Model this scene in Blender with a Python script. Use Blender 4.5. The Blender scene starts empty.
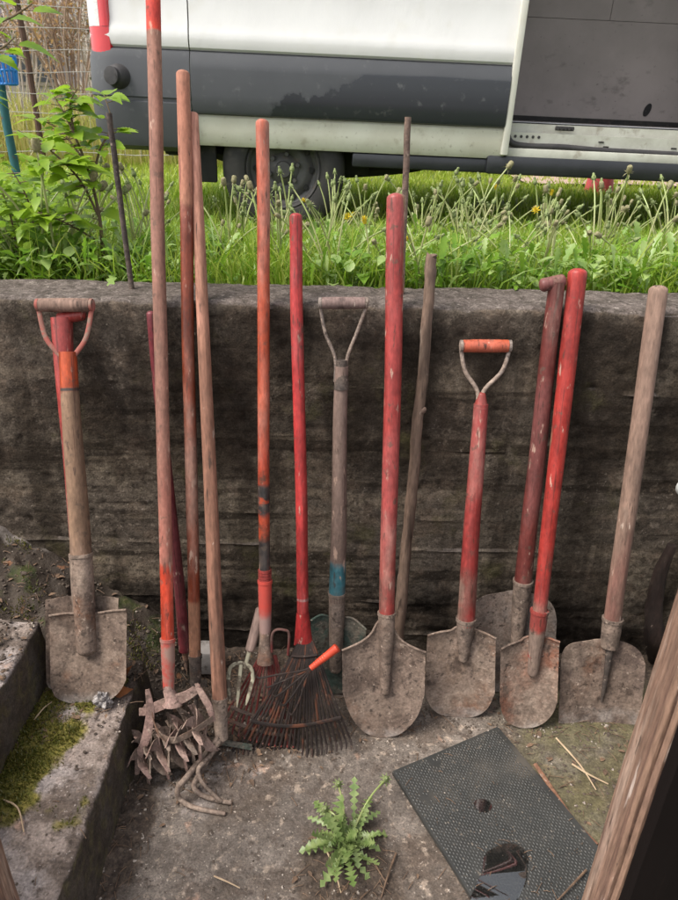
import bpy, math, random
import numpy as np
from mathutils import Vector, Matrix, noise

random.seed(11)
rng = np.random.default_rng(11)
S = bpy.context.scene
COL = S.collection
rad = math.radians

# ------------------------------------------------------------------ camera
F, PITCH, ROLL, H = 680.0, 27.0, 1.15, 1.55
CAM_M = Matrix.Translation((0, 0, H)) @ Matrix.Rotation(rad(90 - PITCH), 4, 'X') @ Matrix.Rotation(rad(ROLL), 4, 'Z')
R3 = CAM_M.to_3x3()
R3I = R3.inverted()
O = Vector((0, 0, H))
cd = bpy.data.cameras.new('camera')
cam = bpy.data.objects.new('camera', cd)
COL.objects.link(cam)
cam.matrix_world = CAM_M
cd.sensor_fit = 'VERTICAL'
cd.sensor_height = 24
cd.lens = 24 * F / 900
cd.clip_start, cd.clip_end = 0.02, 800
cd.dof.use_dof = True
cd.dof.focus_distance = 1.75
cd.dof.aperture_fstop = 7
S.camera = cam


def ray(u, v):
    return R3 @ Vector(((u - 339) / F, (450 - v) / F, -1))


def at_z(u, v, z=0.0):
    d = ray(u, v)
    return O + d * ((z - H) / d.z)


def at_y(u, v, y):
    d = ray(u, v)
    return O + d * (y / d.y)


def at_x(u, v, x):
    d = ray(u, v)
    return O + d * (x / d.x)


def at_plane(u, v, p, n):
    d = ray(u, v)
    return O + d * ((p - O).dot(n) / d.dot(n))


def depth(p):
    return -(R3I @ (p - O)).z


def proj(p):
    q = R3I @ (p - O)
    return 339 + F * q.x / -q.z, 450 - F * q.y / -q.z


W = at_z(339, 650).y                       # front face of the retaining wall
HW = at_y(339, 304, W).z                   # its height
print('WALL', W, HW)


# ------------------------------------------------------------------ materials
def sock(nt, s, v):
    if isinstance(v, bpy.types.NodeSocket):
        nt.links.new(v, s)
    elif v is not None:
        s.default_value = v


def nd(nt, typ, props=None, **ins):
    n = nt.nodes.new(typ)
    for k, v in (props or {}).items():
        setattr(n, k, v)
    for k, v in ins.items():
        key = int(k[1:]) if k[0] == '_' and k[1:].isdigit() else k.replace('_', ' ')
        sock(nt, n.inputs[key], v)
    return n


def math_(nt, op, a, b=None, clamp=False):
    n = nd(nt, 'ShaderNodeMath', {'operation': op, 'use_clamp': clamp})
    sock(nt, n.inputs[0], a)
    if b is not None:
        sock(nt, n.inputs[1], b)
    return n.outputs[0]


def smooth_(nt, x, lo, hi):
    n = nd(nt, 'ShaderNodeMapRange', {'interpolation_type': 'SMOOTHSTEP'})
    sock(nt, n.inputs['Value'], x)
    n.inputs['From Min'].default_value = lo
    n.inputs['From Max'].default_value = hi
    return n.outputs[0]


def mix_(nt, f, a, b):
    n = nd(nt, 'ShaderNodeMix', {'data_type': 'RGBA'})
    sock(nt, n.inputs[0], f)
    for s, v in ((n.inputs[6], a), (n.inputs[7], b)):
        sock(nt, s, (*v, 1) if isinstance(v, tuple) and len(v) == 3 else v)
    return n.outputs[2]


def lay(name, c1, c2, scale=6, stretch=(1, 1, 1), layers=(), rough=(.7, .9), bump=((70, .25, .002),),
        spec=.3, metallic=0.0, detail=6, translucent=0.0, tint=None, seedobj=True, coat=0.0, grit=0.0, gst=(1, 1, 1), gs=170):
    """A weathered surface: two base colours mixed by noise, then coverings (paint, dirt, rust, moss ...)."""
    m = bpy.data.materials.new(name)
    m.use_nodes = True
    nt = m.node_tree
    nt.nodes.clear()
    out = nt.nodes.new('ShaderNodeOutputMaterial')
    bs = nt.nodes.new('ShaderNodeBsdfPrincipled')
    tc = nt.nodes.new('ShaderNodeTexCoord')
    obj = tc.outputs['Object']
    if seedobj:
        oi = nt.nodes.new('ShaderNodeObjectInfo')
        sc = nd(nt, 'ShaderNodeVectorMath', {'operation': 'SCALE'})
        sc.inputs[0].default_value = (17.3, 9.1, 23.7)
        nt.links.new(oi.outputs['Random'], sc.inputs['Scale'])
        ad = nd(nt, 'ShaderNodeVectorMath', {'operation': 'ADD'}, _0=obj, _1=sc.outputs[0])
        vec = ad.outputs[0]
    else:
        vec = obj
    sep = nd(nt, 'ShaderNodeSeparateXYZ', None, _0=obj)
    k = [0]

    def nz(s, st=(1, 1, 1), det=detail, kind='noise', rgh=.6):
        k[0] += 1
        mp = nd(nt, 'ShaderNodeMapping', None, Vector=vec)
        mp.inputs['Scale'].default_value = st
        mp.inputs['Location'].default_value = (k[0] * 3.7, k[0] * 1.3, k[0] * 5.1)
        if kind == 'voro':
            n = nd(nt, 'ShaderNodeTexVoronoi', None, Vector=mp.outputs[0], Scale=s)
            return n.outputs['Distance']
        n = nd(nt, 'ShaderNodeTexNoise', None, Vector=mp.outputs[0], Scale=s, Detail=det, Roughness=rgh)
        return n.outputs['Fac']

    f = smooth_(nt, nz(scale, stretch), .3, .7)
    col = mix_(nt, f, c1, c2)
    rg = nd(nt, 'ShaderNodeMapRange', None, Value=nz(scale * 1.7, stretch))
    rg.inputs['To Min'].default_value, rg.inputs['To Max'].default_value = rough
    rgv = rg.outputs[0]
    hgt = None
    if tint:
        at = nd(nt, 'ShaderNodeAttribute', {'attribute_name': 'tint'})
        col = mix_(nt, at.outputs['Fac'], col, tint)
    for L in layers:
        n = nz(L.get('s', 8), L.get('st', (1, 1, 1)), L.get('det', detail), L.get('kind', 'noise'))
        if 'attr' in L:
            at = nd(nt, 'ShaderNodeAttribute', {'attribute_name': L['attr']})
            x = math_(nt, 'ADD', at.outputs['Fac'], math_(nt, 'MULTIPLY', math_(nt, 'SUBTRACT', n, .5), L.get('amt', 1.0)))
            fac = smooth_(nt, x, L['lo'], L['hi'])
        else:
            fac = smooth_(nt, n, L['lo'], L['hi'])
        for ax, key in ((0, 'xr'), (1, 'yr'), (2, 'zr')):
            if key in L:
                a, b, sf = L[key]
                rag = nz(L.get('rs', 25), L.get('rst', (1, 1, 1)))
                zz = math_(nt, 'ADD', sep.outputs[ax], math_(nt, 'MULTIPLY', math_(nt, 'SUBTRACT', rag, .5), L.get('rag', sf * 3)))
                fac = math_(nt, 'MULTIPLY', fac, smooth_(nt, zz, a - sf, a + sf))
                fac = math_(nt, 'MULTIPLY', fac, math_(nt, 'SUBTRACT', 1.0, smooth_(nt, zz, b - sf, b + sf)))
        if 'lin' in L:
            ax, az, lo_, hi_, amp = L['lin']
            q = math_(nt, 'ADD', math_(nt, 'MULTIPLY', sep.outputs[0], ax), math_(nt, 'MULTIPLY', sep.outputs[2], az))
            q = math_(nt, 'ADD', q, math_(nt, 'MULTIPLY', math_(nt, 'SUBTRACT', nz(L.get('rs', 4)), .5), amp))
            fac = math_(nt, 'MULTIPLY', fac, smooth_(nt, q, lo_, hi_))
        if 'top' in L:
            ge = nt.nodes.new('ShaderNodeNewGeometry')
            sn = nd(nt, 'ShaderNodeSeparateXYZ', None, _0=ge.outputs['Normal'])
            fac = math_(nt, 'MULTIPLY', fac, smooth_(nt, sn.outputs[2], *L['top']))
        if 'op' in L:
            fac = math_(nt, 'MULTIPLY', fac, L['op'])
        c = L['c']
        if 'c2' in L:
            c = mix_(nt, smooth_(nt, nz(L.get('s2', 30)), .35, .65), L['c'], L['c2'])
        col = mix_(nt, fac, col, c)
        if 'rough' in L:
            mr = nd(nt, 'ShaderNodeMix', {'data_type': 'FLOAT'})
            sock(nt, mr.inputs[0], fac)
            sock(nt, mr.inputs[2], rgv)
            mr.inputs[3].default_value = L['rough']
            rgv = mr.outputs[0]
        if 'h' in L:
            t = math_(nt, 'MULTIPLY', fac, L['h'])
            hgt = t if hgt is None else math_(nt, 'ADD', hgt, t)
    if grit:
        g1 = nd(nt, 'ShaderNodeMapRange', None, Value=nz(gs, gst, 3))
        g1.inputs['From Min'].default_value, g1.inputs['From Max'].default_value = .3, .7
        g1.inputs['To Min'].default_value, g1.inputs['To Max'].default_value = 1 - grit * .75, 1 + grit * .75
        g2 = nd(nt, 'ShaderNodeMapRange', None, Value=nz(gs * .27, gst, 4))
        g2.inputs['From Min'].default_value, g2.inputs['From Max'].default_value = .3, .7
        g2.inputs['To Min'].default_value, g2.inputs['To Max'].default_value = 1 - grit * .6, 1 + grit * .6
        gm = math_(nt, 'MULTIPLY', g1.outputs[0], g2.outputs[0])
        sc_ = nd(nt, 'ShaderNodeVectorMath', {'operation': 'SCALE'})
        sock(nt, sc_.inputs[0], col)
        sock(nt, sc_.inputs['Scale'], gm)
        col = sc_.outputs[0]
    sock(nt, bs.inputs['Base Color'], col)
    sock(nt, bs.inputs['Roughness'], rgv)
    bs.inputs['Specular IOR Level'].default_value = spec
    bs.inputs['Metallic'].default_value = metallic
    bs.inputs['Coat Weight'].default_value = coat
    nrm = None
    for b in bump:
        s, st_, dist = b[:3]
        bn = nd(nt, 'ShaderNodeBump', None, Height=nz(s, b[3] if len(b) > 3 else (1, 1, 1), 8))
        bn.inputs['Strength'].default_value = st_
        bn.inputs['Distance'].default_value = dist
        if nrm is not None:
            nt.links.new(nrm, bn.inputs['Normal'])
        nrm = bn.outputs[0]
    if hgt is not None:
        bn = nd(nt, 'ShaderNodeBump', None, Height=hgt)
        bn.inputs['Strength'].default_value = .8
        bn.inputs['Distance'].default_value = 1.0
        if nrm is not None:
            nt.links.new(nrm, bn.inputs['Normal'])
        nrm = bn.outputs[0]
    if nrm is not None:
        nt.links.new(nrm, bs.inputs['Normal'])
    sh = bs.outputs[0]
    if translucent:
        tr = nd(nt, 'ShaderNodeBsdfTranslucent')
        sock(nt, tr.inputs['Color'], col)
        ms = nt.nodes.new('ShaderNodeMixShader')
        ms.inputs[0].default_value = translucent
        nt.links.new(sh, ms.inputs[1])
        nt.links.new(tr.outputs[0], ms.inputs[2])
        sh = ms.outputs[0]
    nt.links.new(sh, out.inputs[0])
    return m


DUST = (.30, .235, .19)
EARTH = (.085, .06, .045)


def painted(name, c, zlo=-9, zhi=9, wood=(.34, .19, .11), wood2=(.22, .12, .075), wear=.5, dirt=.55, extra=(), rough=.42):
    """Painted round wood handle: paint between zlo and zhi, chipped down to wood, dusty and scratched."""
    c = tuple(x * .86 for x in c)
    wood, wood2 = tuple(x * .78 for x in wood), tuple(x * .72 for x in wood2)
    c2 = tuple(x * .68 for x in c)
    lays = [dict(c=c, c2=c2, s2=14, s=3, lo=-.2, hi=-.1, zr=(zlo, zhi, .012), rag=.05, rough=rough, h=.0003)]
    lays += list(extra)
    lays += [dict(c=tuple(x * .8 + .04 for x in c), s=5, st=(1, 1, .4), det=11, lo=.50, hi=.57, op=.42, zr=(zlo, zhi, .012), rag=.05),
             dict(c=(.05, .02, .016), s=130, st=(1, 1, .02), lo=.60, hi=.64, op=.6),
             dict(c=wood, c2=wood2, s=16, st=(1, 1, .12), lo=.60 + .16 * (.5 - wear), hi=.64 + .16 * (.5 - wear), rough=.8, h=-.0002),
             dict(c=(.40, .27, .21), s=55, st=(1, 1, .3), lo=.61, hi=.69, op=.75, rough=.85),
             dict(c=(.36, .26, .21), s=6, st=(1, 1, .35), lo=.55, hi=.75, op=.45, rough=.85),
             dict(c=EARTH, s=9, st=(1, 1, .5), lo=.57, hi=.72, op=dirt, rough=.9),
             dict(c=EARTH, s=34, lo=.60, hi=.66, op=dirt, rough=.9),
             dict(c=tuple(x * .45 for x in c), s=7, st=(1, 1, .22), det=11, lo=.53, hi=.58, op=.6, zr=(zlo, zhi, .012), rag=.05),
             dict(c=(.05, .03, .022), s=90, st=(1, 1, .2), lo=.62, hi=.67, op=.7)]
    return lay(name, wood, wood2, 10, (1, 1, .07), lays, rough=(.6, .85), bump=((60, .35, .0018, (1, 1, .15)), (200, .25, .0008)), grit=.30, gst=(1, 1, .35))


def rawwood(name, c1, c2, dirt=.5, extra=()):
    c1, c2 = tuple(x * .76 for x in c1), tuple(x * .70 for x in c2)
    lays = list(extra) + [dict(c=tuple(x * .45 for x in c2), s=30, st=(1, 1, .05), lo=.56, hi=.68, op=.8),
                          dict(c=(.42, .35, .29), s=14, st=(1, 1, .3), lo=.6, hi=.8, op=.5),
                          dict(c=EARTH, s=8, st=(1, 1, .5), lo=.55, hi=.75, op=dirt),
                          dict(c=(.04, .026, .02), s=70, st=(1, 1, .12), lo=.62, hi=.68, op=.8), dict(c=(.5, .4, .33), s=60, st=(1, 1, .25), lo=.64, hi=.7, op=.6)]
    return lay(name, c1, c2, 12, (1, 1, .06), lays, rough=(.65, .9), bump=((90, .6, .0022, (1, 1, .06)), (200, .25, .0008)), grit=.38, gst=(1, 1, .2))


def steel(name, c1=(.165, .118, .092), c2=(.095, .066, .052), rust=(.155, .068, .036), rustlo=.55, dust=.5, extra=(), edge=None):
    lays = [dict(c=rust, s=7, lo=rustlo, hi=rustlo + .14, op=.75),
            dict(c=(.255, .19, .15), c2=(.18, .13, .10), s=8, det=10, lo=.44, hi=.60, op=dust, h=.0006),
            dict(c=(.20, .145, .115), s=30, lo=.50, hi=.58, op=dust, h=.0008),
            dict(c=(.05, .034, .027), s=16, st=(1, 1, .6), lo=.58, hi=.66, op=.75, h=-.0004),
            dict(c=(.045, .032, .026), s=60, lo=.58, hi=.64, op=.75, h=-.0003),
            dict(c=(.36, .28, .225), s=75, lo=.62, hi=.68, op=.65),
            dict(c=(.31, .235, .185), c2=(.22, .16, .125), s2=40, s=3.5, det=10, lo=.50, hi=.60, op=dust * 1.3),
            ] + list(extra)
    if edge:                                                    # bright worn cutting edge
        lays.append(dict(c=(.30, .26, .235), s=14, lo=.35, hi=.6, zr=(-1, edge, .012), rag=.05, op=.7, rough=.5))
    return lay(name, c1, c2, 9, (1, 1, 1), lays, rough=(.62, .9), bump=((45, .6, .004), (160, .55, .0018)), spec=.3, grit=.42, gs=150)


# ------------------------------------------------------------------ mesh helpers
class MB:
    def __init__(self):
        self.v, self.f = [], []

    def add(self, vs, fs):
        b = len(self.v)
        self.v += [tuple(x) for x in vs]
        self.f += [tuple(b + i for i in q) for q in fs]

    def tube(self, pts, rs, n=12, dome0=False, dome1=False, cap=True, flat=1.0, up=None):
        P = [Vector(p) for p in pts]
        if not hasattr(rs, '__len__'):
            rs = [rs] * len(P)
        rs = list(rs)
        if dome1:
            d = (P[-1] - P[-2]).normalized()
            r, e = rs[-1], P[-1]
            P[-1] = e - d * r * .6
            for a in (.35, .65, .85, .97):
                P.append(e - d * r * .6 + d * r * .6 * a)
                rs.append(r * math.sqrt(max(0, 1 - a * a)))
        if dome0:
            d = (P[0] - P[1]).normalized()
            r, e = rs[0], P[0]
            P[0] = e - d * r * .6
            for a in (.35, .65, .85, .97):
                P.insert(0, e - d * r * .6 + d * r * .6 * a)
                rs.insert(0, r * math.sqrt(max(0, 1 - a * a)))
        T = []
        for i in range(len(P)):
            a, b = P[max(0, i - 1)], P[min(len(P) - 1, i + 1)]
            T.append((b - a).normalized())
        ref = Vector(up) if up else (Vector((1, 0, 0)) if abs(T[0].x) < .8 else Vector((0, 1, 0)))
        X = (ref - T[0] * ref.dot(T[0])).normalized()
        b0 = len(self.v)
        for i, p in enumerate(P):
            X = (X - T[i] * X.dot(T[i])).normalized()
            Y = T[i].cross(X)
            for k in range(n):
                a = 2 * math.pi * k / n
                self.v.append(tuple(p + X * (rs[i] * math.cos(a)) + Y * (rs[i] * flat * math.sin(a))))
        for i in range(len(P) - 1):
            for k in range(n):
                k2 = (k + 1) % n
                self.f.append((b0 + i * n + k, b0 + i * n + k2, b0 + (i + 1) * n + k2, b0 + (i + 1) * n + k))
        if cap:
            self.f.append(tuple(b0 + k for k in range(n))[::-1])
            self.f.append(tuple(b0 + (len(P) - 1) * n + k for k in range(n)))
        return self

    def box(self, lo, hi, m=None, bev=0.0):
        (x0, y0, z0), (x1, y1, z1) = lo, hi
        if bev <= 0:
            vs = [(x, y, z) for z in (z0, z1) for y in (y0, y1) for x in (x0, x1)]
            fs = [(0, 2, 3, 1), (4, 5, 7, 6), (0, 1, 5, 4), (2, 6, 7, 3), (0, 4, 6, 2), (1, 3, 7, 5)]
        else:
            import bmesh
            bm = bmesh.new()
            bmesh.ops.create_cube(bm, size=1)
            for q in bm.verts:
                q.co = Vector(((x0 + x1) / 2 + q.co.x * (x1 - x0), (y0 + y1) / 2 + q.co.y * (y1 - y0), (z0 + z1) / 2 + q.co.z * (z1 - z0)))
            bmesh.ops.bevel(bm, geom=bm.edges[:], offset=bev, segments=2, affect='EDGES', profile=.5)
            bm.verts.index_update()
            vs = [q.co.copy() for q in bm.verts]
            fs = [tuple(q.index for q in f.verts) for f in bm.faces]
            bm.free()
        if m is not None:
            vs = [m @ Vector(q) for q in vs]
        self.add(vs, fs)
        return self

    def grid(self, rows, close=False):
        b = len(self.v)
        n = len(rows[0])
        for r in rows:
            self.v += [tuple(p) for p in r]
        for i in range(len(rows) - 1):
            for k in range(n - 1 + (1 if close else 0)):
                k2 = (k + 1) % n
                self.f.append((b + i * n + k, b + i * n + k2, b + (i + 1) * n + k2, b + (i + 1) * n + k))
        return self

    def sheet(self, rows, thick_dir, t):
        """rows of points made into a plate of thickness t (offset along thick_dir)."""
        n, m = len(rows[0]), len(rows)
        td = Vector(thick_dir) * t
        b = len(self.v)
        for r in rows:
            self.v += [tuple(p) for p in r]
        for r in rows:
            self.v += [tuple(Vector(p) + td) for p in r]
        q = n * m
        for i in range(m - 1):
            for k in range(n - 1):
                a, c, d, e = i * n + k, i * n + k + 1, (i + 1) * n + k + 1, (i + 1) * n + k
                self.f.append((b + a, b + c, b + d, b + e))
                self.f.append((b + q + e, b + q + d, b + q + c, b + q + a))
        rim = [k for k in range(n)] + [i * n + n - 1 for i in range(1, m)] + [(m - 1) * n + k for k in range(n - 2, -1, -1)] + [i * n for i in range(m - 2, 0, -1)]
        for i in range(len(rim)):
            a, c = rim[i], rim[(i + 1) % len(rim)]
            self.f.append((b + c, b + a, b + q + a, b + q + c))
        return self

    def build(self, name, mat, parent=None, smooth=True, angle=40):
        me = bpy.data.meshes.new(name)
        me.from_pydata(self.v, [], self.f)
        me.update()
        if smooth:
            me.polygons.foreach_set('use_smooth', [True] * len(me.polygons))
            me.set_sharp_from_angle(angle=rad(angle))
        me.materials.append(mat)
        o = bpy.data.objects.new(name, me)
        COL.objects.link(o)
        if parent:
            o.parent = parent
        return o


def np_mesh(name, verts, quads, tris, mat, tint=None, parent=None, smooth=True):
    me = bpy.data.meshes.new(name)
    nq, nt_ = len(quads), len(tris)
    me.vertices.add(len(verts))
    me.vertices.foreach_set('co', np.asarray(verts, np.float32).ravel())
    me.loops.add(nq * 4 + nt_ * 3)
    li = np.concatenate([np.asarray(quads, np.int32).ravel(), np.asarray(tris, np.int32).ravel()]).astype(np.int32)
    me.loops.foreach_set('vertex_index', li)
    me.polygons.add(nq + nt_)
    st = np.concatenate([np.arange(nq) * 4, nq * 4 + np.arange(nt_) * 3]).astype(np.int32)
    me.polygons.foreach_set('loop_start', st)
    me.update(calc_edges=True)
    me.validate()
    if smooth:
        me.polygons.foreach_set('use_smooth', np.ones(nq + nt_, bool))
    if tint is not None:
        a = me.attributes.new('tint', 'FLOAT', 'POINT')
        a.data.foreach_set('value', np.asarray(tint, np.float32))
    me.materials.append(mat)
    o = bpy.data.objects.new(name, me)
    COL.objects.link(o)
    if parent:
        o.parent = parent
    return o


def tag(o, label=None, cat=None, group=None, kind=None):
    for k, v in (('label', label), ('category', cat), ('group', group), ('kind', kind)):
        if v:
            o[k] = v
    return o


def empty(name, loc=(0, 0, 0), m=None):
    o = bpy.data.objects.new(name, None)
    COL.objects.link(o)
    o.empty_display_size = .05
    if m is not None:
        o.matrix_world = m
    else:
        o.location = loc
    return o


def nz3(x, y, z, s=1.0, o=4):
    return noise.fractal(Vector((x * s, y * s, z * s)), 1.0, 2.0, o)


def chaikin(p, n=2):
    p = [Vector(q) for q in p]
    for _ in range(n):
        q = [p[0]]
        for a, b in zip(p, p[1:]):
            q += [a * .75 + b * .25, a * .25 + b * .75]
        q.append(p[-1])
        p = q
    return p


def catmull(p, k=6):
    p = [Vector(q) for q in p]
    r = []
    for i in range(len(p) - 1):
        a, b, c, d = p[max(0, i - 1)], p[i], p[i + 1], p[min(len(p) - 1, i + 2)]
        for j in range(k):
            t = j / k
            r.append(.5 * ((2 * b) + (c - a) * t + (2 * a - 5 * b + 4 * c - d) * t * t + (3 * b - a - 3 * c + d) * t ** 3))
    r.append(p[-1])
    return r


# ------------------------------------------------------------------ setting: pit floor
XE = at_z(92, 897, 0).x                     # face of the lowest step
ZS1 = at_x(62, 895, XE).z                   # its height
ZS2 = ZS1 * 2
X2 = at_z(33, 634, ZS2).x
Y2END = at_z(33, 620, ZS2).y
PLANT = at_z(345, 845, 0)
print('STEP', XE, ZS1, X2, Y2END, 'plant', PLANT)


def axis_coords(segs):
    r = []
    for a, b, st in segs:
        n = max(1, int(round((b - a) / st)))
        r += [a + (b - a) * i / n for i in range(n)]
    r.append(segs[-1][1])
    return r


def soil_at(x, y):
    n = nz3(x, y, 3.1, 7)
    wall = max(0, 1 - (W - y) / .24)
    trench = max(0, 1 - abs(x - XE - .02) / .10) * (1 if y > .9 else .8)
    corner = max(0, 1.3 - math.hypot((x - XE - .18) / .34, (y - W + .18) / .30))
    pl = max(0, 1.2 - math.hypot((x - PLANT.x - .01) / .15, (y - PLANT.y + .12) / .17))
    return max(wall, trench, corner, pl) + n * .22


def green_at(x, y):
    return max(0, min(1, (x - .34) / .2)) * .8 + .25 * max(0, 1 - (W - y) / .35) + nz3(x, y, 9.4, 5) * .25


def floor_z(x, y):
    s = max(0, min(1, (soil_at(x, y) - .35) / .5))
    return .003 * nz3(x, y, 0, 3) + .0018 * nz3(x, y, 1, 25) + s * (.006 + .012 * nz3(x, y, 5, 16) + .006 * nz3(x, y, 8, 60))


xs = axis_coords([(-40, -3, 6), (-3, -.75, .15), (-.75, 1.15, .0085), (1.15, 3, .15), (3, 40, 6)])
ys = axis_coords([(-60, -2.2, 8), (-2.2, .6, .2), (.6, W + .05, .0085)])
rows = [[(x, y, floor_z(x, y)) for x in xs] for y in ys]
mb = MB()
mb.grid(rows)
m_floor = lay('concrete_floor', (.19, .158, .134), (.10, .081, .068), 5, layers=[
    dict(c=(.235, .20, .185), s=3.2, lo=.52, hi=.64, op=.75),
    dict(c=(.075, .056, .043), s=2.4, det=9, lo=.46, hi=.56, op=.78, rough=.28),
    dict(c=(.095, .07, .054), s=7, det=10, lo=.52, hi=.64, op=.8),
    dict(c=(.32, .25, .195), s=30, det=9, lo=.56, hi=.66, op=.7),
    dict(c=(.33, .20, .14), s=11, lo=.62, hi=.70, op=.6),
    dict(c=(.07, .052, .041), s=48, lo=.56, hi=.64, op=.75),
    dict(c=(.45, .38, .32), s=120, lo=.62, hi=.68, op=.7),
    dict(c=(.055, .04, .032), s=150, lo=.62, hi=.67, op=.8),
    dict(c=(.115, .10, .05), c2=(.075, .066, .036), s=8, attr='green', amt=.9, lo=.40, hi=.85, op=.85),
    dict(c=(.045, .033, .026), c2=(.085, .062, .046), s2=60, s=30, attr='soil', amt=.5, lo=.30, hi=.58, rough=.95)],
    rough=(.62, .92), bump=((120, .7, .0025), (28, .5, .005)), seedobj=False, grit=.5, gs=210)
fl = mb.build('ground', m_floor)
tag(fl, kind='structure')
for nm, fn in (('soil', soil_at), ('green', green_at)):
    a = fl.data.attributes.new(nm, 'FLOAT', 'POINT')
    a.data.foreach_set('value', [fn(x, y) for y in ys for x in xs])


# ------------------------------------------------------------------ retaining wall
def dense(prof, st):
    r = []
    for a, b in zip(prof, prof[1:]):
        n = max(1, int(math.ceil(math.dist(a, b) / st)))
        r += [tuple(a[i] + (b[i] - a[i]) * k / n for i in range(2)) for k in range(n)]
    r.append(prof[-1])
    return r


def arc(cx, cz, r, a0, a1, n=6):
    return [(cx + r * math.cos(rad(a0 + (a1 - a0) * i / n)), cz + r * math.sin(rad(a0 + (a1 - a0) * i / n))) for i in range(n + 1)]


BRD = [-.1, .075, .20, .40, .505, .72, .90, 1.3]
board_off = [random.uniform(-.003, .003) for _ in range(12)]


def wall_disp(x, y, z, front):
    d = .006 * nz3(x, z, y, 2.2) + .0025 * nz3(x, z, y + 4, 14) + .0014 * nz3(x, z, y, 60)
    if front:
        zz = z + .006 * math.sin(x * 2.1) + .004 * nz3(x, 0, 2, 3)
        k = max(i for i in range(len(BRD)) if zz >= BRD[i]) if zz > BRD[0] else 0
        d += board_off[k]
        e0, e1 = abs(zz - BRD[k]), abs(BRD[min(k + 1, len(BRD) - 1)] - zz)
        if e0 < .02 or e1 < .02:
            kk = k if e0 < e1 else k + 1
            pat = 1.3 * max(0, nz3(x, kk * 3.3, 0, 2.3) + .28) * max(0, .7 + nz3(x, kk, 5, 9))
            d += .0075 * math.exp(-(min(e0, e1) / .005) ** 2) * pat
            d -= .006 * math.exp(-((min(e0, e1) - .006) / .005) ** 2) * max(0, nz3(x, kk * 1.7, 8, 3) + .1)
    # small voids in the cast face
    c = noise.noise(Vector((x * 38, z * 38, y)))
    if c > .42:
        d -= .006 * (c - .42) / .3
    return d


TH = .20
prof = dense([(W, -.1)] + arc(W + .022, HW - .022, .022, 180, 90) + arc(W + TH - .015, HW - .015, .015, 90, 0) + [(W + TH, HW - .5)], .0075)
xs_w = axis_coords([(-3, -1.05, .1), (-1.05, 1.05, .0085), (1.05, 3, .1)])
rows = []
for i, (y, z) in enumerate(prof):
    a, b = prof[max(0, i - 1)], prof[min(len(prof) - 1, i + 1)]
    t = Vector((b[0] - a[0], b[1] - a[1])).normalized()
    n = (-t.y, t.x)
    front = y < W + .001
    row = []
    for x in xs_w:
        d = wall_disp(x, y, z, front)
        if not front and z > HW - .03:
            d -= .006 * max(0, nz3(x, y, 7, 10))
            if y < W + .03:
                d -= .012 * max(0, nz3(x, 1, 9, 7))
        row.append((x, y + n[0] * d, z + n[1] * d))
    rows.append(row)
m_wall = lay('old_concrete', (.125, .102, .080), (.072, .057, .045), 4, layers=[
    dict(c=(.21, .17, .125), s=3.0, det=9, lo=.47, hi=.66, zr=(.22, .75, .10), rag=.35, rs=4, op=.8),
    dict(c=(.27, .215, .16), c2=(.20, .155, .11), s2=18, s=2.2, st=(.45, 1, 3.2), det=10, lo=.50, hi=.60, zr=(.16, .98, .08), rag=.3, op=.70),
    dict(c=(.025, .019, .014), s=2.6, st=(.30, 1, 6.5), det=9, lo=.54, hi=.62, op=.80),
    dict(c=(.14, .105, .078), s=14, det=10, lo=.50, hi=.64, op=.75),
    dict(c=(.23, .185, .145), s=34, det=9, lo=.57, hi=.67, op=.6),
    dict(c=(.30, .25, .21), s=110, lo=.63, hi=.68, op=.6),
    dict(c=(.014, .0105, .008), c2=(.030, .022, .016), s=4, st=(1, 1, .45), det=10, lo=.36, hi=.56, zr=(.62, 1.095, .05), rag=.3, rs=5, op=.85),
    dict(c=(.030, .023, .017), s=3.2, st=(2.5, 1, .35), det=9, lo=.48, hi=.62, zr=(.1, 1.0, .1), rag=.4, op=.7),
    dict(c=(.008, .006, .005), s=3.5, lo=.40, hi=.56, zr=(-.2, .24, .06), rag=.3, op=.85),  # near-black wall foot: shade painted into the colour
    dict(c=(.03, .024, .019), s=52, det=9, lo=.54, hi=.63, op=.5),
    dict(c=(.022, .017, .014), s=160, lo=.59, hi=.65, op=.5),
    dict(c=(.075, .068, .028), s=6, det=9, lo=.58, hi=.72, op=.55),
    dict(c=(.135, .112, .10), c2=(.082, .067, .058), s2=40, s=12, lo=.1, hi=.35, top=(.45, .85), rough=.9),
    dict(c=(.06, .05, .042), s=26, det=9, lo=.50, hi=.62, top=(.45, .85), op=.85),
    dict(c=(.05, .042, .036), s=110, lo=.56, hi=.62, top=(.45, .85), op=.8),
    dict(c=(.25, .215, .19), s=95, lo=.60, hi=.66, top=(.45, .85), op=.7)],
    rough=(.75, .95), bump=((90, .8, .004), (22, .6, .007), (260, .6, .0014)), seedobj=False, grit=.42, gs=230, spec=.08)
mb = MB()
mb.grid(rows)
mb.f = [q[::-1] for q in mb.f]
wl = mb.build('retaining_wall', m_wall)
tag(wl, 'dark weathered board marked concrete retaining wall the tools lean on', 'wall')

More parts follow.
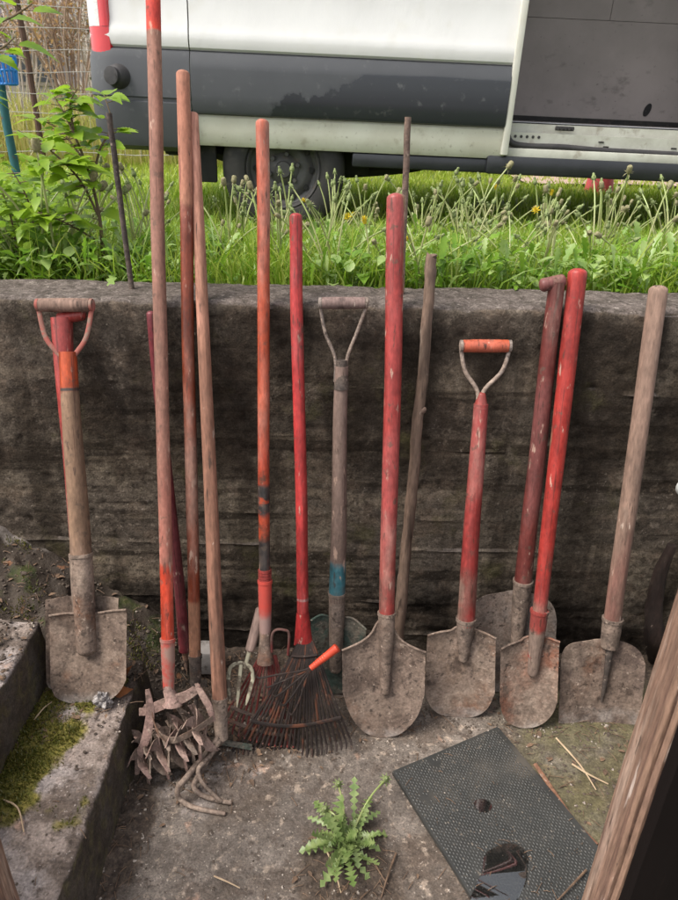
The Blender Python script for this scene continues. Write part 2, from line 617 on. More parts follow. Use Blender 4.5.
# ------------------------------------------------------------------ concrete steps
m_step = lay('step_concrete', (.25, .20, .175), (.155, .122, .104), 6, layers=[
    dict(c=(.27, .235, .225), s=4, lo=.5, hi=.62, op=.8),
    dict(c=(.09, .066, .052), s=9, det=10, lo=.48, hi=.62, op=.85),
    dict(c=(.31, .20, .15), s=9, lo=.60, hi=.68, op=.7),
    dict(c=(.07, .05, .04), s=48, lo=.56, hi=.64, op=.7),
    dict(c=(.42, .36, .33), s=110, lo=.62, hi=.68, op=.6),
    dict(c=(.055, .042, .034), c2=(.095, .07, .055), s=5, attr='soil', amt=.5, lo=.34, hi=.56),
    dict(c=(.10, .095, .02), c2=(.17, .14, .035), s2=40, s=14, attr='moss', amt=.5, lo=.45, hi=.62, rough=.95, h=.004),
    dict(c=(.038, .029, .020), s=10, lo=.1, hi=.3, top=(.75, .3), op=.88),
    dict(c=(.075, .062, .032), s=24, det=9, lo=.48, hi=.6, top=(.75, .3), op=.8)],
    rough=(.7, .95), bump=((130, .9, .003), (26, .8, .009)), seedobj=False, grit=.5, gs=190)


def moss_at(x, y, z):
    if z > ZS1 + .05:
        return nz3(x, y, 2.2, 9) * .5 + .1
    a = .62 * max(0, 1 - abs(y - 1.165) / .22) * max(0, 1 - max(0, x - (XE - .11)) / .09)
    b = .55 * max(0, 1 - math.hypot((x - XE + .09) / .13, (y - .72) / .10))
    c = .75 * max(0, 1 - math.hypot((x - XE + .22) / .16, (y - 1.02) / .2))
    return max(a, b, c) + .45 * nz3(x, y, .7, 11) + .2


def ssoil_at(x, y, z):
    if z > ZS1 + .05:
        return .3 + .5 * nz3(x, y, 6, 6)
    return max(0, 1 - abs(x - X2) / .13) * .8 + max(0, (y - 1.22) / .12) * .8 + .3 * nz3(x, y, 6, 8)


steps = empty('concrete_steps', (XE, 1.0, 0))
tag(steps, 'mossy crumbling concrete steps beside the spades', 'steps')


def step(x0, x1, y0, y1, zt, z0=-.05):
    pr = dense([(x0, zt)] + arc(x1 - .016, zt - .016, .016, 90, 0) + [(x1 + .012, z0)], .009)
    yy = axis_coords([(y0, y1, .009)])
    rows = []
    for y in yy:
        row = []
        for i, (x, z) in enumerate(pr):
            a, b = pr[max(0, i - 1)], pr[min(len(pr) - 1, i + 1)]
            t = Vector((b[0] - a[0], b[1] - a[1])).normalized()
            n = (-t.y, t.x)
            d = .004 * nz3(x, y, z, 5) + .002 * nz3(x, y, z, 30)
            if x > x1 - .07:
                e = max(0, nz3(y, zt, 3, 6)) * .022 + max(0, nz3(y, zt, 9, 22)) * .010
                d -= e * max(0, 1 - abs(z - zt + .01) / .12)
            if z > zt - .004:
                d += .010 * max(0, min(1, moss_at(x, y, zt) - .35))
            row.append((x + n[0] * d, y, z + n[1] * d))
        rows.append(row)
    mb = MB()
    mb.grid(rows)
    b = len(mb.v)
    n = len(pr)
    for r, rev in ((0, False), (len(yy) - 1, True)):       # end faces down to the base
        base = b + (0 if not rev else 1)
        mb.v.append((x0, yy[r], z0))
        ring = [r * n + k for k in range(n)] + [len(mb.v) - 1]
        mb.f.append(tuple(ring[::-1] if rev else ring))
    mb.f = [q[::-1] for q in mb.f]
    o = mb.build('step', m_step, steps)
    o.matrix_parent_inverse = steps.matrix_basis.inverted()
    pts = mb.v
    for nm, fn in (('moss', moss_at), ('soil', ssoil_at)):
        at = o.data.attributes.new(nm, 'FLOAT', 'POINT')
        at.data.foreach_set('value', [fn(p[0], p[1], p[2]) if p[2] > zt - .02 else .25 * nz3(p[0], p[1], p[2], 9) for p in pts])
    return o


bpy.context.view_layer.update()
step(X2 - .02, XE, .74, 1.40, ZS1)
step(-1.5, X2, .74, Y2END, ZS2)

# earth bank in the corner behind the steps
zb0 = at_y(2, 522, W).z
zb1 = at_y(150, 602, W).z
xb0, xb1 = at_y(2, 522, W).x, at_y(150, 602, W).x


def bank_z(x, y):
    s = (x - xb0) / (xb1 - xb0)
    top = zb0 + (zb1 - zb0) * s
    if s > 1:
        top = zb1 * max(0, 1 - (s - 1) * 2.2)
    if s < 0:
        top = min(zb0 + .1, top)
    k = max(0, min(1, (y - 1.30) / (W - 1.30)))
    k = k * k * (3 - 2 * k)
    low = ZS2 - .05 if x < X2 else 0.04
    low = low + (0.0 - low) * max(0, min(1, (x - XE + .02) / .1))
    return low * (1 - k) + top * k + .025 * nz3(x, y, 2, 9) + .012 * nz3(x, y, 2, 30) - .02


xs_b = axis_coords([(-1.6, -1.0, .05), (-1.0, XE + .26, .009)])
ys_b = axis_coords([(1.30, W + .02, .009)])
mb = MB()
mb.grid([[(x, y, bank_z(x, y)) for x in xs_b] for y in ys_b])
m_bank = lay('bank_soil', (.06, .045, .034), (.035, .026, .02), 14, layers=[
    dict(c=(.24, .21, .19), s=5, lo=.56, hi=.66, op=.8),
    dict(c=(.028, .036, .012), c2=(.055, .06, .018), s=7, lo=.53, hi=.62),
    dict(c=(.22, .10, .05), s=16, lo=.64, hi=.70, op=.9)], bump=((60, .9, .006), (180, .6, .002)), seedobj=False)
tag(mb.build('bank_soil', m_bank), kind='structure')


# ------------------------------------------------------------------ tools leaning on the wall
TIPS = []


class Tool:
    def __init__(self, name, label, cat, tip, top, base=0.0, mode='edge', r=.017, group='garden tools leaning on the wall'):
        tip_p = at_z(tip[0], tip[1], base)
        if mode == 'edge':
            lo, hi = 0.0, 1.0
            for _ in range(40):
                t = (lo + hi) / 2
                u, v = tip[0] + (top[0] - tip[0]) * t, tip[1] + (top[1] - tip[1]) * t
                if at_y(u, v, W - r + .004).z < HW + .0:
                    lo = t
                else:
                    hi = t
            e = at_y(u, v, W - r + .004)
            d = (e - tip_p).normalized()
            rd = ray(*top).normalized()
            w0 = tip_p - O
            b = d.dot(rd)
            s = (b * rd.dot(w0) - d.dot(w0)) / (1 - b * b)
            top_p = tip_p + d * s
        elif mode == 'wall':
            top_p = at_y(top[0], top[1], W - r)
        else:
            top_p = at_y(top[0], top[1], mode)
        A = (top_p - tip_p).normalized()
        N = Vector((0, -1, 0))
        N = (N - A * N.dot(A)).normalized()
        X = (-N).cross(A)
        self.M = Matrix((X, -N, A)).transposed().to_4x4()
        self.M.translation = tip_p
        self.Mi = self.M.inverted()
        self.N, self.P = N, tip_p
        TIPS.append(tip_p)
        self.L = (top_p - tip_p).length
        self.o = empty(name, m=self.M)
        tag(self.o, label, cat, group)

    def loc(self, u, v, y=0.0):
        p = self.P - self.N * y
        q = self.Mi @ at_plane(u, v, p, self.N)
        q.y = y
        return q

    def z(self, v):
        lo, hi = -.2, self.L + .5
        for _ in range(40):
            t = (lo + hi) / 2
            if proj(self.M @ Vector((0, 0, t)))[1] > v:
                lo = t
            else:
                hi = t
        return t

    def r(self, wpx, v):
        return .5 * wpx * depth(self.M @ Vector((0, 0, self.z(v)))) / F

    def shaft(self, v0, v1, w0, w1, mat, name='handle', wob=.0035, dome=True, dome0=False, n=40):
        z0, z1 = self.z(v0), (self.L if v1 is None else self.z(v1))
        r0 = self.r(w0, v0)
        r1 = self.r(w1, max(v1, 0)) if v1 is not None else w1
        sd = random.uniform(0, 99)
        pts, rs = [], []
        for i in range(n + 1):
            t = i / n
            z = z0 + (z1 - z0) * t
            fade = min(1, t * 4, (1 - t) * 4 + .3)
            pts.append((wob * fade * nz3(sd, z, 0, 1.6, 2), wob * fade * nz3(sd, z, 5, 1.6, 2), z))
            rs.append((r0 + (r1 - r0) * t) * (1 + .018 * nz3(sd, z, 9, 6, 2)))
        mb = MB()
        mb.tube(pts, rs, 20, dome1=dome, dome0=dome0)
        return mb.build(name, mat, self.o)

    def blade(self, top, bot, mat, dish=.014, t=.0026, lift=.006, flare=0.0, n=34, m=20, ridge=None, name='blade', curl=0.0, chips=.002):
        T = chaikin([self.loc(u, v).xz for u, v in top], 3)
        B = chaikin([self.loc(u, v).xz for u, v in bot], 3)

        def samp(P, s):
            x = P[0].x + (P[-1].x - P[0].x) * s
            for a, b in zip(P, P[1:]):
                if a.x <= x <= b.x or b is P[-1]:
                    k = (x - a.x) / max(1e-9, b.x - a.x)
                    return Vector((x, a.y + (b.y - a.y) * min(1, max(0, k))))
        rows = []
        sd = random.uniform(0, 50)
        for j in range(m + 1):
            tt = j / m
            row = []
            for i in range(n + 1):
                s = .5 - .5 * math.cos(math.pi * i / n)
                q = samp(T, s).lerp(samp(B, s), tt)
                e = 2 * s - 1
                y = lift - dish * (e * e) + .0016 * nz3(q.x, q.y, sd, 14) + .0009 * nz3(q.x, q.y, sd, 50)
                y -= flare * max(0, 1 - tt / .08) * (abs(e) > .25)
                y -= curl * (tt ** 2)
                if ridge:
                    zr0, wdt, hh = ridge
                    k = max(0, min(1, (q.y - zr0) / .05))
                    y -= hh * k * math.exp(-(q.x / wdt) ** 2)
                zz = q.y
                if j == m:
                    zz += chips * max(0, nz3(q.x, sd, 3, 40))
                row.append((q.x, y, zz))
            rows.append(row)
        mb = MB()
        mb.sheet(rows, (0, 1, 0), t)
        if flare:                                           # folded step along the shoulders
            mb.tube([(p[0], p[1] + .0015, p[2] - .001) for p in rows[0]], .0034, 8)
        return mb.build(name, mat, self.o, angle=50)

    def socket(self, v0, v1, w0, w1, mat, name='socket', front=-.001, split=True, n=16):
        """Tapered steel socket from the handle (v0, upper) down onto the blade (v1)."""
        za, zb = self.z(v0), self.z(v1)
        ra, rb = self.r(w0, v0), self.r(w1, v1)
        pts, rs = [], []
        for i in range(n + 1):
            t = i / n
            pts.append((0, front * t, za + (zb - za) * t))
            r = ra + (rb - ra) * (t ** 1.3)
            if i == 0:
                r *= .985
            r *= 1 + .03 * nz3(t * 3, za, 4, 2, 2)
            rs.append(r)
        mb = MB()
        mb.tube(pts, rs, 18, dome1=True)
        z0 = za - .004                                          # rolled rim at the mouth
        mb.tube([(0, 0, z0 - .004), (0, 0, z0 + .004)], ra * 1.07, 18)
        return mb.build(name, mat, self.o)

    def dgrip(self, left, right, w, neck, mat_grip, mat_yoke, bend=None, wy=4.5, strap=1.0, neck_w=7):
        a, b = self.loc(*left), self.loc(*right)
        r = .5 * w * depth(self.M @ a) / F
        mb = MB()
        pts = [a.lerp(b, i / 8) for i in range(9)]
        rs = [r * (1 + .07 * math.sin(math.pi * i / 8)) for i in range(9)]
        mb.tube(pts, rs, 16)
        g = mb.build('grip', mat_grip, self.o)
        mb = MB()
        ry = .5 * wy * depth(self.M @ a) / F
        nk = self.loc(*neck)
        for e, o_, sg in ((a, b, -1), (b, a, 1)):
            out = (e - o_).normalized() * .004
            off = Vector((sg * neck_w / 2 * depth(self.M @ nk) / F, 0, 0))
            m1 = self.loc(*bend[0 if sg < 0 else 1])
            p = catmull([e + out + Vector((0, 0, r * .7)), e + out + Vector((0, 0, -r * .4)), m1, nk + off * 1.1 + Vector((0, 0, .01)), nk + off - Vector((0, 0, .05))], 6)
            mb.tube(p, ry, 10, flat=strap, up=(1, 0, 0))
            mb.tube([e + out * .2, e + out * 1.9], r * .98, 14)
        mb.build('yoke', mat_yoke, self.o)
        return g


# shared metals
st_dusty = steel('dusty_steel', edge=.025)
st_warm = steel('caked_blade_steel', (.20, .14, .105), (.12, .083, .063), rustlo=.50, dust=.75, edge=.03)
st_flat = steel('worn_square_blade', (.14, .10, .082), (.085, .06, .05), rustlo=.58, dust=.55, edge=.045)
st_brown = steel('brown_steel', (.16, .12, .098), (.10, .073, .058), rustlo=.6, dust=.65)
st_grey = steel('grey_dusty_steel', (.21, .175, .155), (.13, .105, .092), rustlo=.66, dust=.55, edge=.03)
st_rusty = steel('rusty_steel', (.13, .085, .065), (.08, .05, .04), rust=(.20, .085, .045), rustlo=.47, dust=.3)
st_dark = steel('dark_steel', (.07, .055, .048), (.04, .032, .028), rustlo=.6, dust=.22)
st_tine = lay('tine_steel', (.030, .020, .017), (.015, .011, .010), 9, layers=[dict(c=(.085, .032, .018), s=12, lo=.54, hi=.64), dict(c=(.14, .10, .08), s=40, lo=.64, hi=.7, op=.5)], bump=((150, .5, .001),), spec=.25)
st_green = steel('green_painted_steel', (.05, .075, .06), (.035, .05, .042), rustlo=.62, dust=.35)
st_pink = steel('pinkish_worn_steel', (.29, .185, .16), (.19, .118, .10), rust=(.26, .09, .06), rustlo=.6, dust=.35)
red_metal = lay('dull_red_metal', (.15, .026, .022), (.075, .018, .016), 12, layers=[
    dict(c=(.10, .06, .05), s=16, lo=.5, hi=.62, op=.85), dict(c=DUST, s=24, lo=.6, hi=.7, op=.6)], bump=((90, .3, .001),))

RED = (.36, .046, .038)
ORANGE = (.44, .075, .026)

# 1 --- spade with wooden T grip in front on the step
t = Tool('garden_spade', 'brown handled spade with wooden grip and square dusty blade on the mossy step', 'spade', (91, 706), (65, 306), ZS1, 'wall', .028)
t.shaft(560, 352, 21, 17, painted('spade_handle', ORANGE, t.z(390), 9, (.27, .165, .105), (.18, .105, .068), wear=.5,
                                  extra=[dict(c=(.05, .04, .035), s=5, lo=-1, hi=-.9, zr=(t.z(391), t.z(388), .002), rag=.001)]), dome=False)
t.dgrip((40, 305), (90, 305), 13, (68, 366), rawwood('grip_wood', (.30, .19, .145), (.21, .13, .10)), lay('red_worn_strap', (.30, .07, .055), (.2, .09, .07), 20,
        layers=[dict(c=(.2, .13, .1), s=25, lo=.5, hi=.62)], bump=((120, .3, .001),)), bend=((46, 338), (86, 338)), wy=5, strap=.55)
t.socket(553, 655, 22, 19, st_dusty)
t.blade([(51, 614), (72, 612), (88, 616), (106, 611), (128, 608)], [(52, 686), (56, 697), (68, 704), (90, 706), (106, 703), (120, 693), (127, 679)], st_dusty, ridge=(t.z(668), .016, .004), flare=.006)

# 2 --- spade behind it, red T handle
t = Tool('garden_spade', 'thin red handled spade with T grip half hidden behind the brown handled one', 'spade', (84, 690), (62, 318), ZS1 + .01, 'wall', .02)
t.shaft(566, 318, 10, 21, painted('red_spade_handle', RED, wear=.35), dome=False)
mb = MB()
a, b = t.loc(57, 319), t.loc(86, 314)
mb.tube([a, a.lerp(b, .33), a.lerp(b, .66), b], t.r(12, 318), 14, dome0=True, dome1=True)
mb.build('grip', painted('red_grip', RED, wear=.4), t.o)
t.socket(556, 640, 13, 12, st_brown)
t.blade([(47, 599), (66, 596), (84, 597), (102, 596), (120, 597)], [(48, 682), (52, 690), (84, 692), (112, 690), (116, 682)], st_dusty, lift=.004)

# 3 --- long pole with rotary cultivator
t = Tool('rotary_cultivator', 'tallest pole with bright orange lower end and pinkish spiked weeder wheels', 'cultivator', (171, 778), (152, -46), 0, 'edge', .02)
t.shaft(640, -46, 12.5, 14.5, painted('cultivator_pole', (.55, .06, .028), t.z(652), t.z(564), (.36, .185, .135), (.27, .13, .095), wear=.3,
        extra=[dict(c=(.55, .055, .03), c2=(.40, .04, .03), s=3, lo=-1, hi=-.9, zr=(t.z(32), 9, .004), rag=.01),
               dict(c=(.37, .12, .09), s=5, st=(1, 1, .2), lo=.4, hi=.6, zr=(t.z(564), t.z(400), .03), op=.7)]))
t.socket(638, 692, 14.5, 11, lay('pole_socket_paint', (.40, .05, .035), (.30, .06, .05), 14, layers=[dict(c=(.26, .16, .13), s=14, lo=.42, hi=.58), dict(c=(.12, .06, .05), s=24, lo=.58, hi=.68)], bump=((100, .3, .001),)))
mb = MB()
jn = t.loc(172, 703, -.012)
mb.tube([(0, 0, t.z(676)), (0, -.003, t.z(690)), tuple(jn + Vector((0, .004, .008))), tuple(jn + Vector((0, .004, -.006)))], [t.r(11, 680), t.r(11, 690), t.r(14, 700), t.r(20, 705)], 14)
mb.build('neck', st_pink, t.o)
mb = MB()
bar = [t.loc(139, 712, -.006), t.loc(150, 711, -.012), t.loc(168, 704, -.014), t.loc(186, 698, -.012), t.loc(200, 688, -.008)]
bar = catmull(bar, 5)
up = [p + Vector((0, 0, .018 * (1 if 2 < i < len(bar) - 3 else .5))) for i, p in enumerate(bar)]
dn = [p - Vector((0, 0, .010)) for p in bar]
mb.sheet([up, bar, dn], (0, 1, 0), .005)
mb.build('crossbar', st_pink, t.o)
for pts, w in (((t.loc(147, 690, -.02), t.loc(150, 712, -.018), t.loc(146, 738, -.03), t.loc(139, 756, -.028), t.loc(137, 775, -.02)), .013),
               ((t.loc(196, 684, -.004), t.loc(202, 695, -.016), t.loc(209, 708, -.02), t.loc(213, 722, -.012)), .010)):
    c = catmull(pts, 5)
    n = len(c)
    l = [p + Vector((-w * math.sin(math.pi * (.12 + .8 * i / n)) * .9, 0, 0)) for i, p in enumerate(c)]
    r_ = [p + Vector((w * math.sin(math.pi * (.12 + .8 * i / n)) * .9, .004, 0)) for i, p in enumerate(c)]
    mb = MB()
    mb.sheet([l, c, r_], (0, 1, 0), .004)
    mb.build('side_arm', st_pink, t.o)
mb = MB()
c = catmull([t.loc(152, 716, -.03), t.loc(158, 733, -.045), t.loc(172, 741, -.055), t.loc(192, 733, -.045), t.loc(213, 719, -.015)], 7)
mb.sheet([[p + Vector((0, 0, .009)) for p in c], [p - Vector((0, -.004, .009)) for p in c]], (0, 1, 0), .003)
mb.build('scuffle_blade', st_rusty, t.o)
ax = t.loc(170, 750, .012)
mb = MB()
mb.tube([t.loc(141, 757, .0), t.loc(205, 728, .0)], .005, 10)
mb.build('axle', st_rusty, t.o)
axd = (t.loc(205, 728, 0) - t.loc(141, 757, 0)).normalized()
for k in range(7):
    c0 = t.loc(145 + 9.2 * k, 755.5 - 4.2 * k, 0.0)
    mb = MB()
    ph = random.uniform(0, 1)
    nt_ = 8
    e1 = Vector((0, -1, 0))
    e2 = axd.cross(e1).normalized()
    for j in range(nt_):
        a0 = 2 * math.pi * (j + ph) / nt_
        rows = []
        for q in range(6):
            s = q / 5
            a = a0 + .55 * s * s
            R = .012 + (.058 + .008 * random.random()) * s
            wv = .0150 * (1 - s ** 2) + .003
            tw = 1.0 * s * (1 if j % 2 else -1)
            ce = c0 + (e1 * math.cos(a) + e2 * math.sin(a)) * R + axd * (.016 * s * s * (1 if j % 2 else -1))
            tang = (-e1 * math.sin(a) + e2 * math.cos(a)) * math.cos(tw) + axd * math.sin(tw)
            rows.append([ce - tang * wv, ce + tang * wv])
        mb.sheet(rows, tuple(axd), .003)
    mb.build('spiked_wheel', st_pink if k % 2 == 0 else st_brown, t.o)

mb = MB()
c0 = t.loc(172, 752, .012)
rows = []
for i in range(15):
    a = math.pi * i / 14
    row = []
    for k in range(26):
        b = 2 * math.pi * k / 26
        q = axd * (math.cos(a) * .066) + (Vector((0, -1, 0)) * math.cos(b) + axd.cross(Vector((0, -1, 0))) * math.sin(b)) * (math.sin(a) ** .6 * .036)
        q *= 1 + .35 * nz3(q.x, q.y, q.z, 30) + .2 * nz3(q.x, q.y, q.z, 90)
        row.append(c0 + q)
    rows.append(row)
mb.grid(rows, close=True)
mb.build('caked_soil', lay('caked_soil', (.10, .075, .058), (.05, .037, .029), 30, layers=[dict(c=(.2, .15, .12), s=50, lo=.56, hi=.64)], bump=((120, .9, .004),), grit=.5), t.o)

# 4 --- hoe, dull purple red shaft behind the tall pole
t = Tool('hoe', 'dull purple red hoe shaft hidden behind the tallest pole', 'hoe', (187, 672), (151, 311), .0, 'wall', .012)
t.shaft(650, 311, 11.5, 9, painted('purple_handle', (.20, .03, .038), wood=(.3, .2, .16), wear=.45, dirt=.4))
mb = MB()
mb.tube([(0, 0, t.z(640)), (0, 0, t.z(662)), (0, -.02, .012), (0, -.05, .004)], [.011, .009, .006, .005], 10)
mb.build('neck', st_rusty, t.o)
mb = MB()
mb.sheet([[(-.07, -.05, .012), (0, -.055, .014), (.07, -.05, .012)], [(-.075, -.065, -.02), (0, -.072, -.02), (.075, -.065, -.02)]], (0, 1, 0), .003)
mb.build('blade', st_dark, t.o)

# 5 --- garden rake, glossy brown pole
t = Tool('garden_rake', 'dark glossy brown rake pole worn pale near its top', 'rake', (197, 742), (183, 70), 0, 'edge', .018)
t.shaft(668, 70, 11.5, 13.5, painted('brown_pole', (.20, .045, .022), t.z(600), t.z(205), (.35, .17, .10), (.26, .12, .075), wear=.45, rough=.32,
        extra=[dict(c=(.36, .15, .10), s=5, lo=-1, hi=-.9, zr=(t.z(200), 9, .06), rag=.3, op=.75)]))
t.socket(655, 698, 13, 8, st_dark)
bl, br = t.loc(166, 733, -.03), t.loc(252, 748, -.03)
mb = MB()
mb.tube([(0, 0, t.z(694)), (0, -.006, t.z(715)), ((bl.x + br.x) / 2, -.03, (bl.z + br.z) / 2)], [.007, .0055, .005], 10)
mb.build('neck', st_dark, t.o)
mb = MB()
mb.box((-.5, -.5, -.5), (.5, .5, .5))
mb = MB()
mb.sheet([[bl + Vector((0, 0, .007)), br + Vector((0, 0, .007))], [bl - Vector((0, 0, .007)), br - Vector((0, 0, .007))]], (0, 1, 0), .006)
mb.build('rake_bar', st_green, t.o)
for k in range(11):
    p = bl.lerp(br, k / 10)
    mb = MB()
    mb.tube(catmull([p, p + Vector((0, .02, -.012)), p + Vector((0, .045, -.022)), p + Vector((.003, .07, -.022))], 4), [.0035] * 12 + [.0015], 8, flat=.7)
    mb.build('tine', st_dark, t.o)

# 6 --- hook cultivator with tan pole
t = Tool('hook_cultivator', 'tan wooden pole with three bent rusty hooks on the floor', 'cultivator', (222, 747), (193, 112), .04, 'edge', .018)
t.shaft(702, 112, 15, 11, rawwood('tan_pole', (.38, .19, .125), (.28, .135, .09), dirt=.45,
        extra=[dict(c=(.40, .19, .14), s=5, st=(1, 1, .3), lo=.4, hi=.6, zr=(t.z(330), 9, .05), op=.8)]))
t.socket(697, 741, 15.5, 13, st_brown, name='ferrule')
for path, r in ((((219, 737, .075), (203, 757, .065), (186, 778, .075), (178, 788, .055), (180, 799, .02), (196, 808, .008), (226, 814, .006)), .0055),
                (((221, 738, .07), (211, 755, .07), (199, 768, .075), (200, 778, .06), (207, 788, .04), (222, 802, .01)), .0045),
                (((223, 740, .06), (214, 748, .055), (199, 775, .04), (194, 786, .018), (200, 794, .010), (216, 800, .008), (232, 803, .006)), .0055)):
    pts = catmull([t.Mi @ at_z(u, v, z) for u, v, z in path], 6)
    mb = MB()
    mb.tube(pts, [1.5 * r * (1 - .35 * i / len(pts)) for i in range(len(pts))], 10, dome1=True)
    mb.build('hook', st_brown, t.o)


# rakes with a fan of spring tines
def fan(t, apex, ends, mat, r=.0019, spread=.012, hook=.03, belly=.03, band=(.42,), bandmat=None, hook_dir=-1):
    a = t.loc(*apex)
    n = len(ends)
    paths = []
    for i, (u, v) in enumerate(ends):
        e = t.loc(u, v)
        s0 = (i / (n - 1) - .5) * 2
        st_ = a + Vector((s0 * spread, 0, 0))
        d = (e - st_)
        jit = random.uniform(-.0025, .0025)
        p = [st_, st_ + d * .3 + Vector((jit, -belly * .6, 0)), st_ + d * .65 + Vector((jit, -belly, 0)), st_ + d * .9 + Vector((0, -belly * .8, 0)),
             st_ + d * .97 + Vector((0, -belly * .6 + hook_dir * .006, 0)), e + Vector((0, -belly * .6 + hook_dir * hook * .6, .002)), e + Vector((0, -belly * .6 + hook_dir * hook, -.004))]
        c = catmull(p, 4)
        paths.append(c)
        mb = MB()
        mb.tube(c, [r] * (len(c) - 4) + [r * .9, r * .8, r * .7, r * .5], 6, flat=.7)
        mb.build('tine', mat, t.o)
    for b in band:
        mb = MB()
        pts = []
        for c in paths:
            q = c[int(b * (len(c) - 1))]
            pts.append(q + Vector((0, -.003, 0)))
        mb.tube(catmull(pts, 3), .0032, 8, flat=1.6)
        mb.build('brace', bandmat or mat, t.o)


# 8 --- orange pole with tape, red wire rake
t = Tool('wire_rake', 'orange pole bound with black tape ending in a red wire rake', 'rake', (266, 742), (262, 119), 0, 'edge', .018)
t.shaft(600, 119, 11, 13.5, painted('orange_pole', (.42, .072, .03), wood=(.36, .19, .12), wear=.36, extra=[
    dict(c=(.30, .045, .025), s=6, st=(1, 1, .3), lo=.45, hi=.6, zr=(-9, t.z(430), .05), op=.8),
    dict(c=(.02, .018, .018), c2=(.05, .04, .036), s=14, st=(1, 1, 2), lo=.3, hi=.4, zr=(t.z(515), t.z(484), .008), rag=.03),
    dict(c=(.02, .018, .018), c2=(.05, .04, .036), s=14, st=(1, 1, 2), lo=.3, hi=.4, zr=(t.z(570), t.z(538), .008), rag=.03),
    dict(c=(.06, .03, .02), s=12, lo=.5, hi=.6, zr=(t.z(540), t.z(468), .01), op=.9)]))
zc = t.z(575)
mb = MB()
for k in range(4):
    mb.tube([(0, 0, zc - .012 + .008 * k - .0035), (0, 0, zc - .012 + .008 * k + .0035)], t.r(13.5, 575), 16)
mb.build('collar', painted('red_collar', RED, wear=.3), t.o)
t.socket(580, 640, 14, 11, lay('faded_red_socket', (.42, .05, .035), (.30, .06, .05), 10, layers=[
    dict(c=(.25, .16, .14), s=6, lo=.2, hi=.4, zr=(-9, t.z(612), .02))], bump=((90, .3, .001),)))
mb = MB()
mb.tube([(0, 0, t.z(626)), (0, -.002, t.z(642)), (0, -.004, t.z(662))], [t.r(11.5, 630), t.r(12, 642), t.r(17, 660)], 14)
mb.build('neck', st_rusty, t.o)
mb = MB()
c = catmull([t.loc(272, 652, -.012), t.loc(272, 636, -.02), t.loc(276, 630, -.024), t.loc(284, 630, -.024), t.loc(289, 634, -.02), t.loc(288, 655, -.01)], 5)
mb.tube(c, .0035, 8)
mb.build('adjuster_loop', red_metal, t.o)
ends = [(222 + 6.0 * k, 716 + 24 * math.sin(math.pi * min(1, (k + 2) / 15) * .55)) for k in range(13)]
fan(t, (268, 655), ends, red_metal, r=.0030, spread=.02, hook=.035, belly=-.01, band=(.42, .62), bandmat=st_rusty)

# 10 --- red pole with leaf rake
t = Tool('leaf_rake', 'bright red pole with a wide fan of dark rusty leaf rake tines', 'rake', (305, 742), (296, 213), 0, 'edge', .018)
t.shaft(622, 213, 11.5, 13, painted('red_rake_pole', (.39, .038, .036), wear=.38, dirt=.65, extra=[
    dict(c=(.34, .30, .28), s=4, lo=-1, hi=-.9, zr=(t.z(600), t.z(597.5), .0006), rag=.002)]))
mb = MB()
rows = []
for i in range(9):
    s = i / 8
    z = t.z(612) + (t.z(645) - t.z(612)) * s
    w = t.r(12.5, 615) * (1 - s) + t.r(19, 640) * s
    th = t.r(12.5, 615) * (1 - s) * 1.02 + .004
    rows.append([(w * math.cos(2 * math.pi * k / 18), th * math.sin(2 * math.pi * k / 18), z) for k in range(18)])
mb.grid(rows, close=True)
mb.f.append(tuple(range(len(mb.v) - 18, len(mb.v))))
mb.build('socket', painted('red_socket', (.36, .03, .03), wear=.4, dirt=.7), t.o)
ends = [(236 + 4.8 * k, 736 + 11 * math.sin(math.pi * min(1, .12 + .9 * k / 24))) for k in range(25)]
fan(t, (306, 640), ends, st_tine, r=.0031, spread=.016, hook=.028, belly=.035, band=(.10, .40), bandmat=st_tine)

# 12 --- shovel with grey handle and teal band
t = Tool('d_handle_shovel', 'grey handled shovel with thin wire yoke and a teal band near its blade', 'shovel', (335, 697), (343, 303), 0, 'wall', .022)
t.shaft(600, 366, 16.5, 13.5, painted('grey_handle', (.045, .155, .19), t.z(594), t.z(562), (.24, .165, .135), (.165, .11, .09), wear=.45, dirt=.6), dome=False)
t.dgrip((322, 303), (365, 303), 11.5, (341, 362), rawwood('grey_grip', (.27, .185, .165), (.19, .125, .11)), st_grey, bend=((325, 332), (357, 332)), wy=3.6, neck_w=11)
mb = MB()
mb.tube([(0, 0, t.z(389)), (0, 0, t.z(360))], [t.r(15, 388), t.r(11, 362)], 16)
mb.build('ferrule', st_dark, t.o)
t.socket(592, 672, 17, 12, st_brown)
t.blade([(311, 617), (323, 612), (336, 622), (350, 615), (366, 626)], [(312, 672), (318, 690), (335, 697), (352, 691), (362, 676)], st_green, flare=.004, dish=.02)

# 13 --- big red shovel
t = Tool('shovel', 'large shovel with thick bright red handle and round muddy blade in front', 'shovel', (384, 740), (396, 193), 0, 'edge', .022)
t.shaft(620, 193, 15.5, 18.5, painted('thick_red_handle', (.34, .050, .044), wear=.40, dirt=.65))
t.socket(612, 694, 17.5, 9, st_dusty)
t.blade([(342, 647), (357, 643), (370, 636), (378, 622), (384, 616), (391, 622), (398, 638), (410, 645), (425, 649)],
        [(342.5, 690), (350, 716), (366, 736), (384, 740), (402, 735), (418, 716), (424, 692)], st_dusty, ridge=(t.z(705), .018, .005), flare=.007, dish=.018)

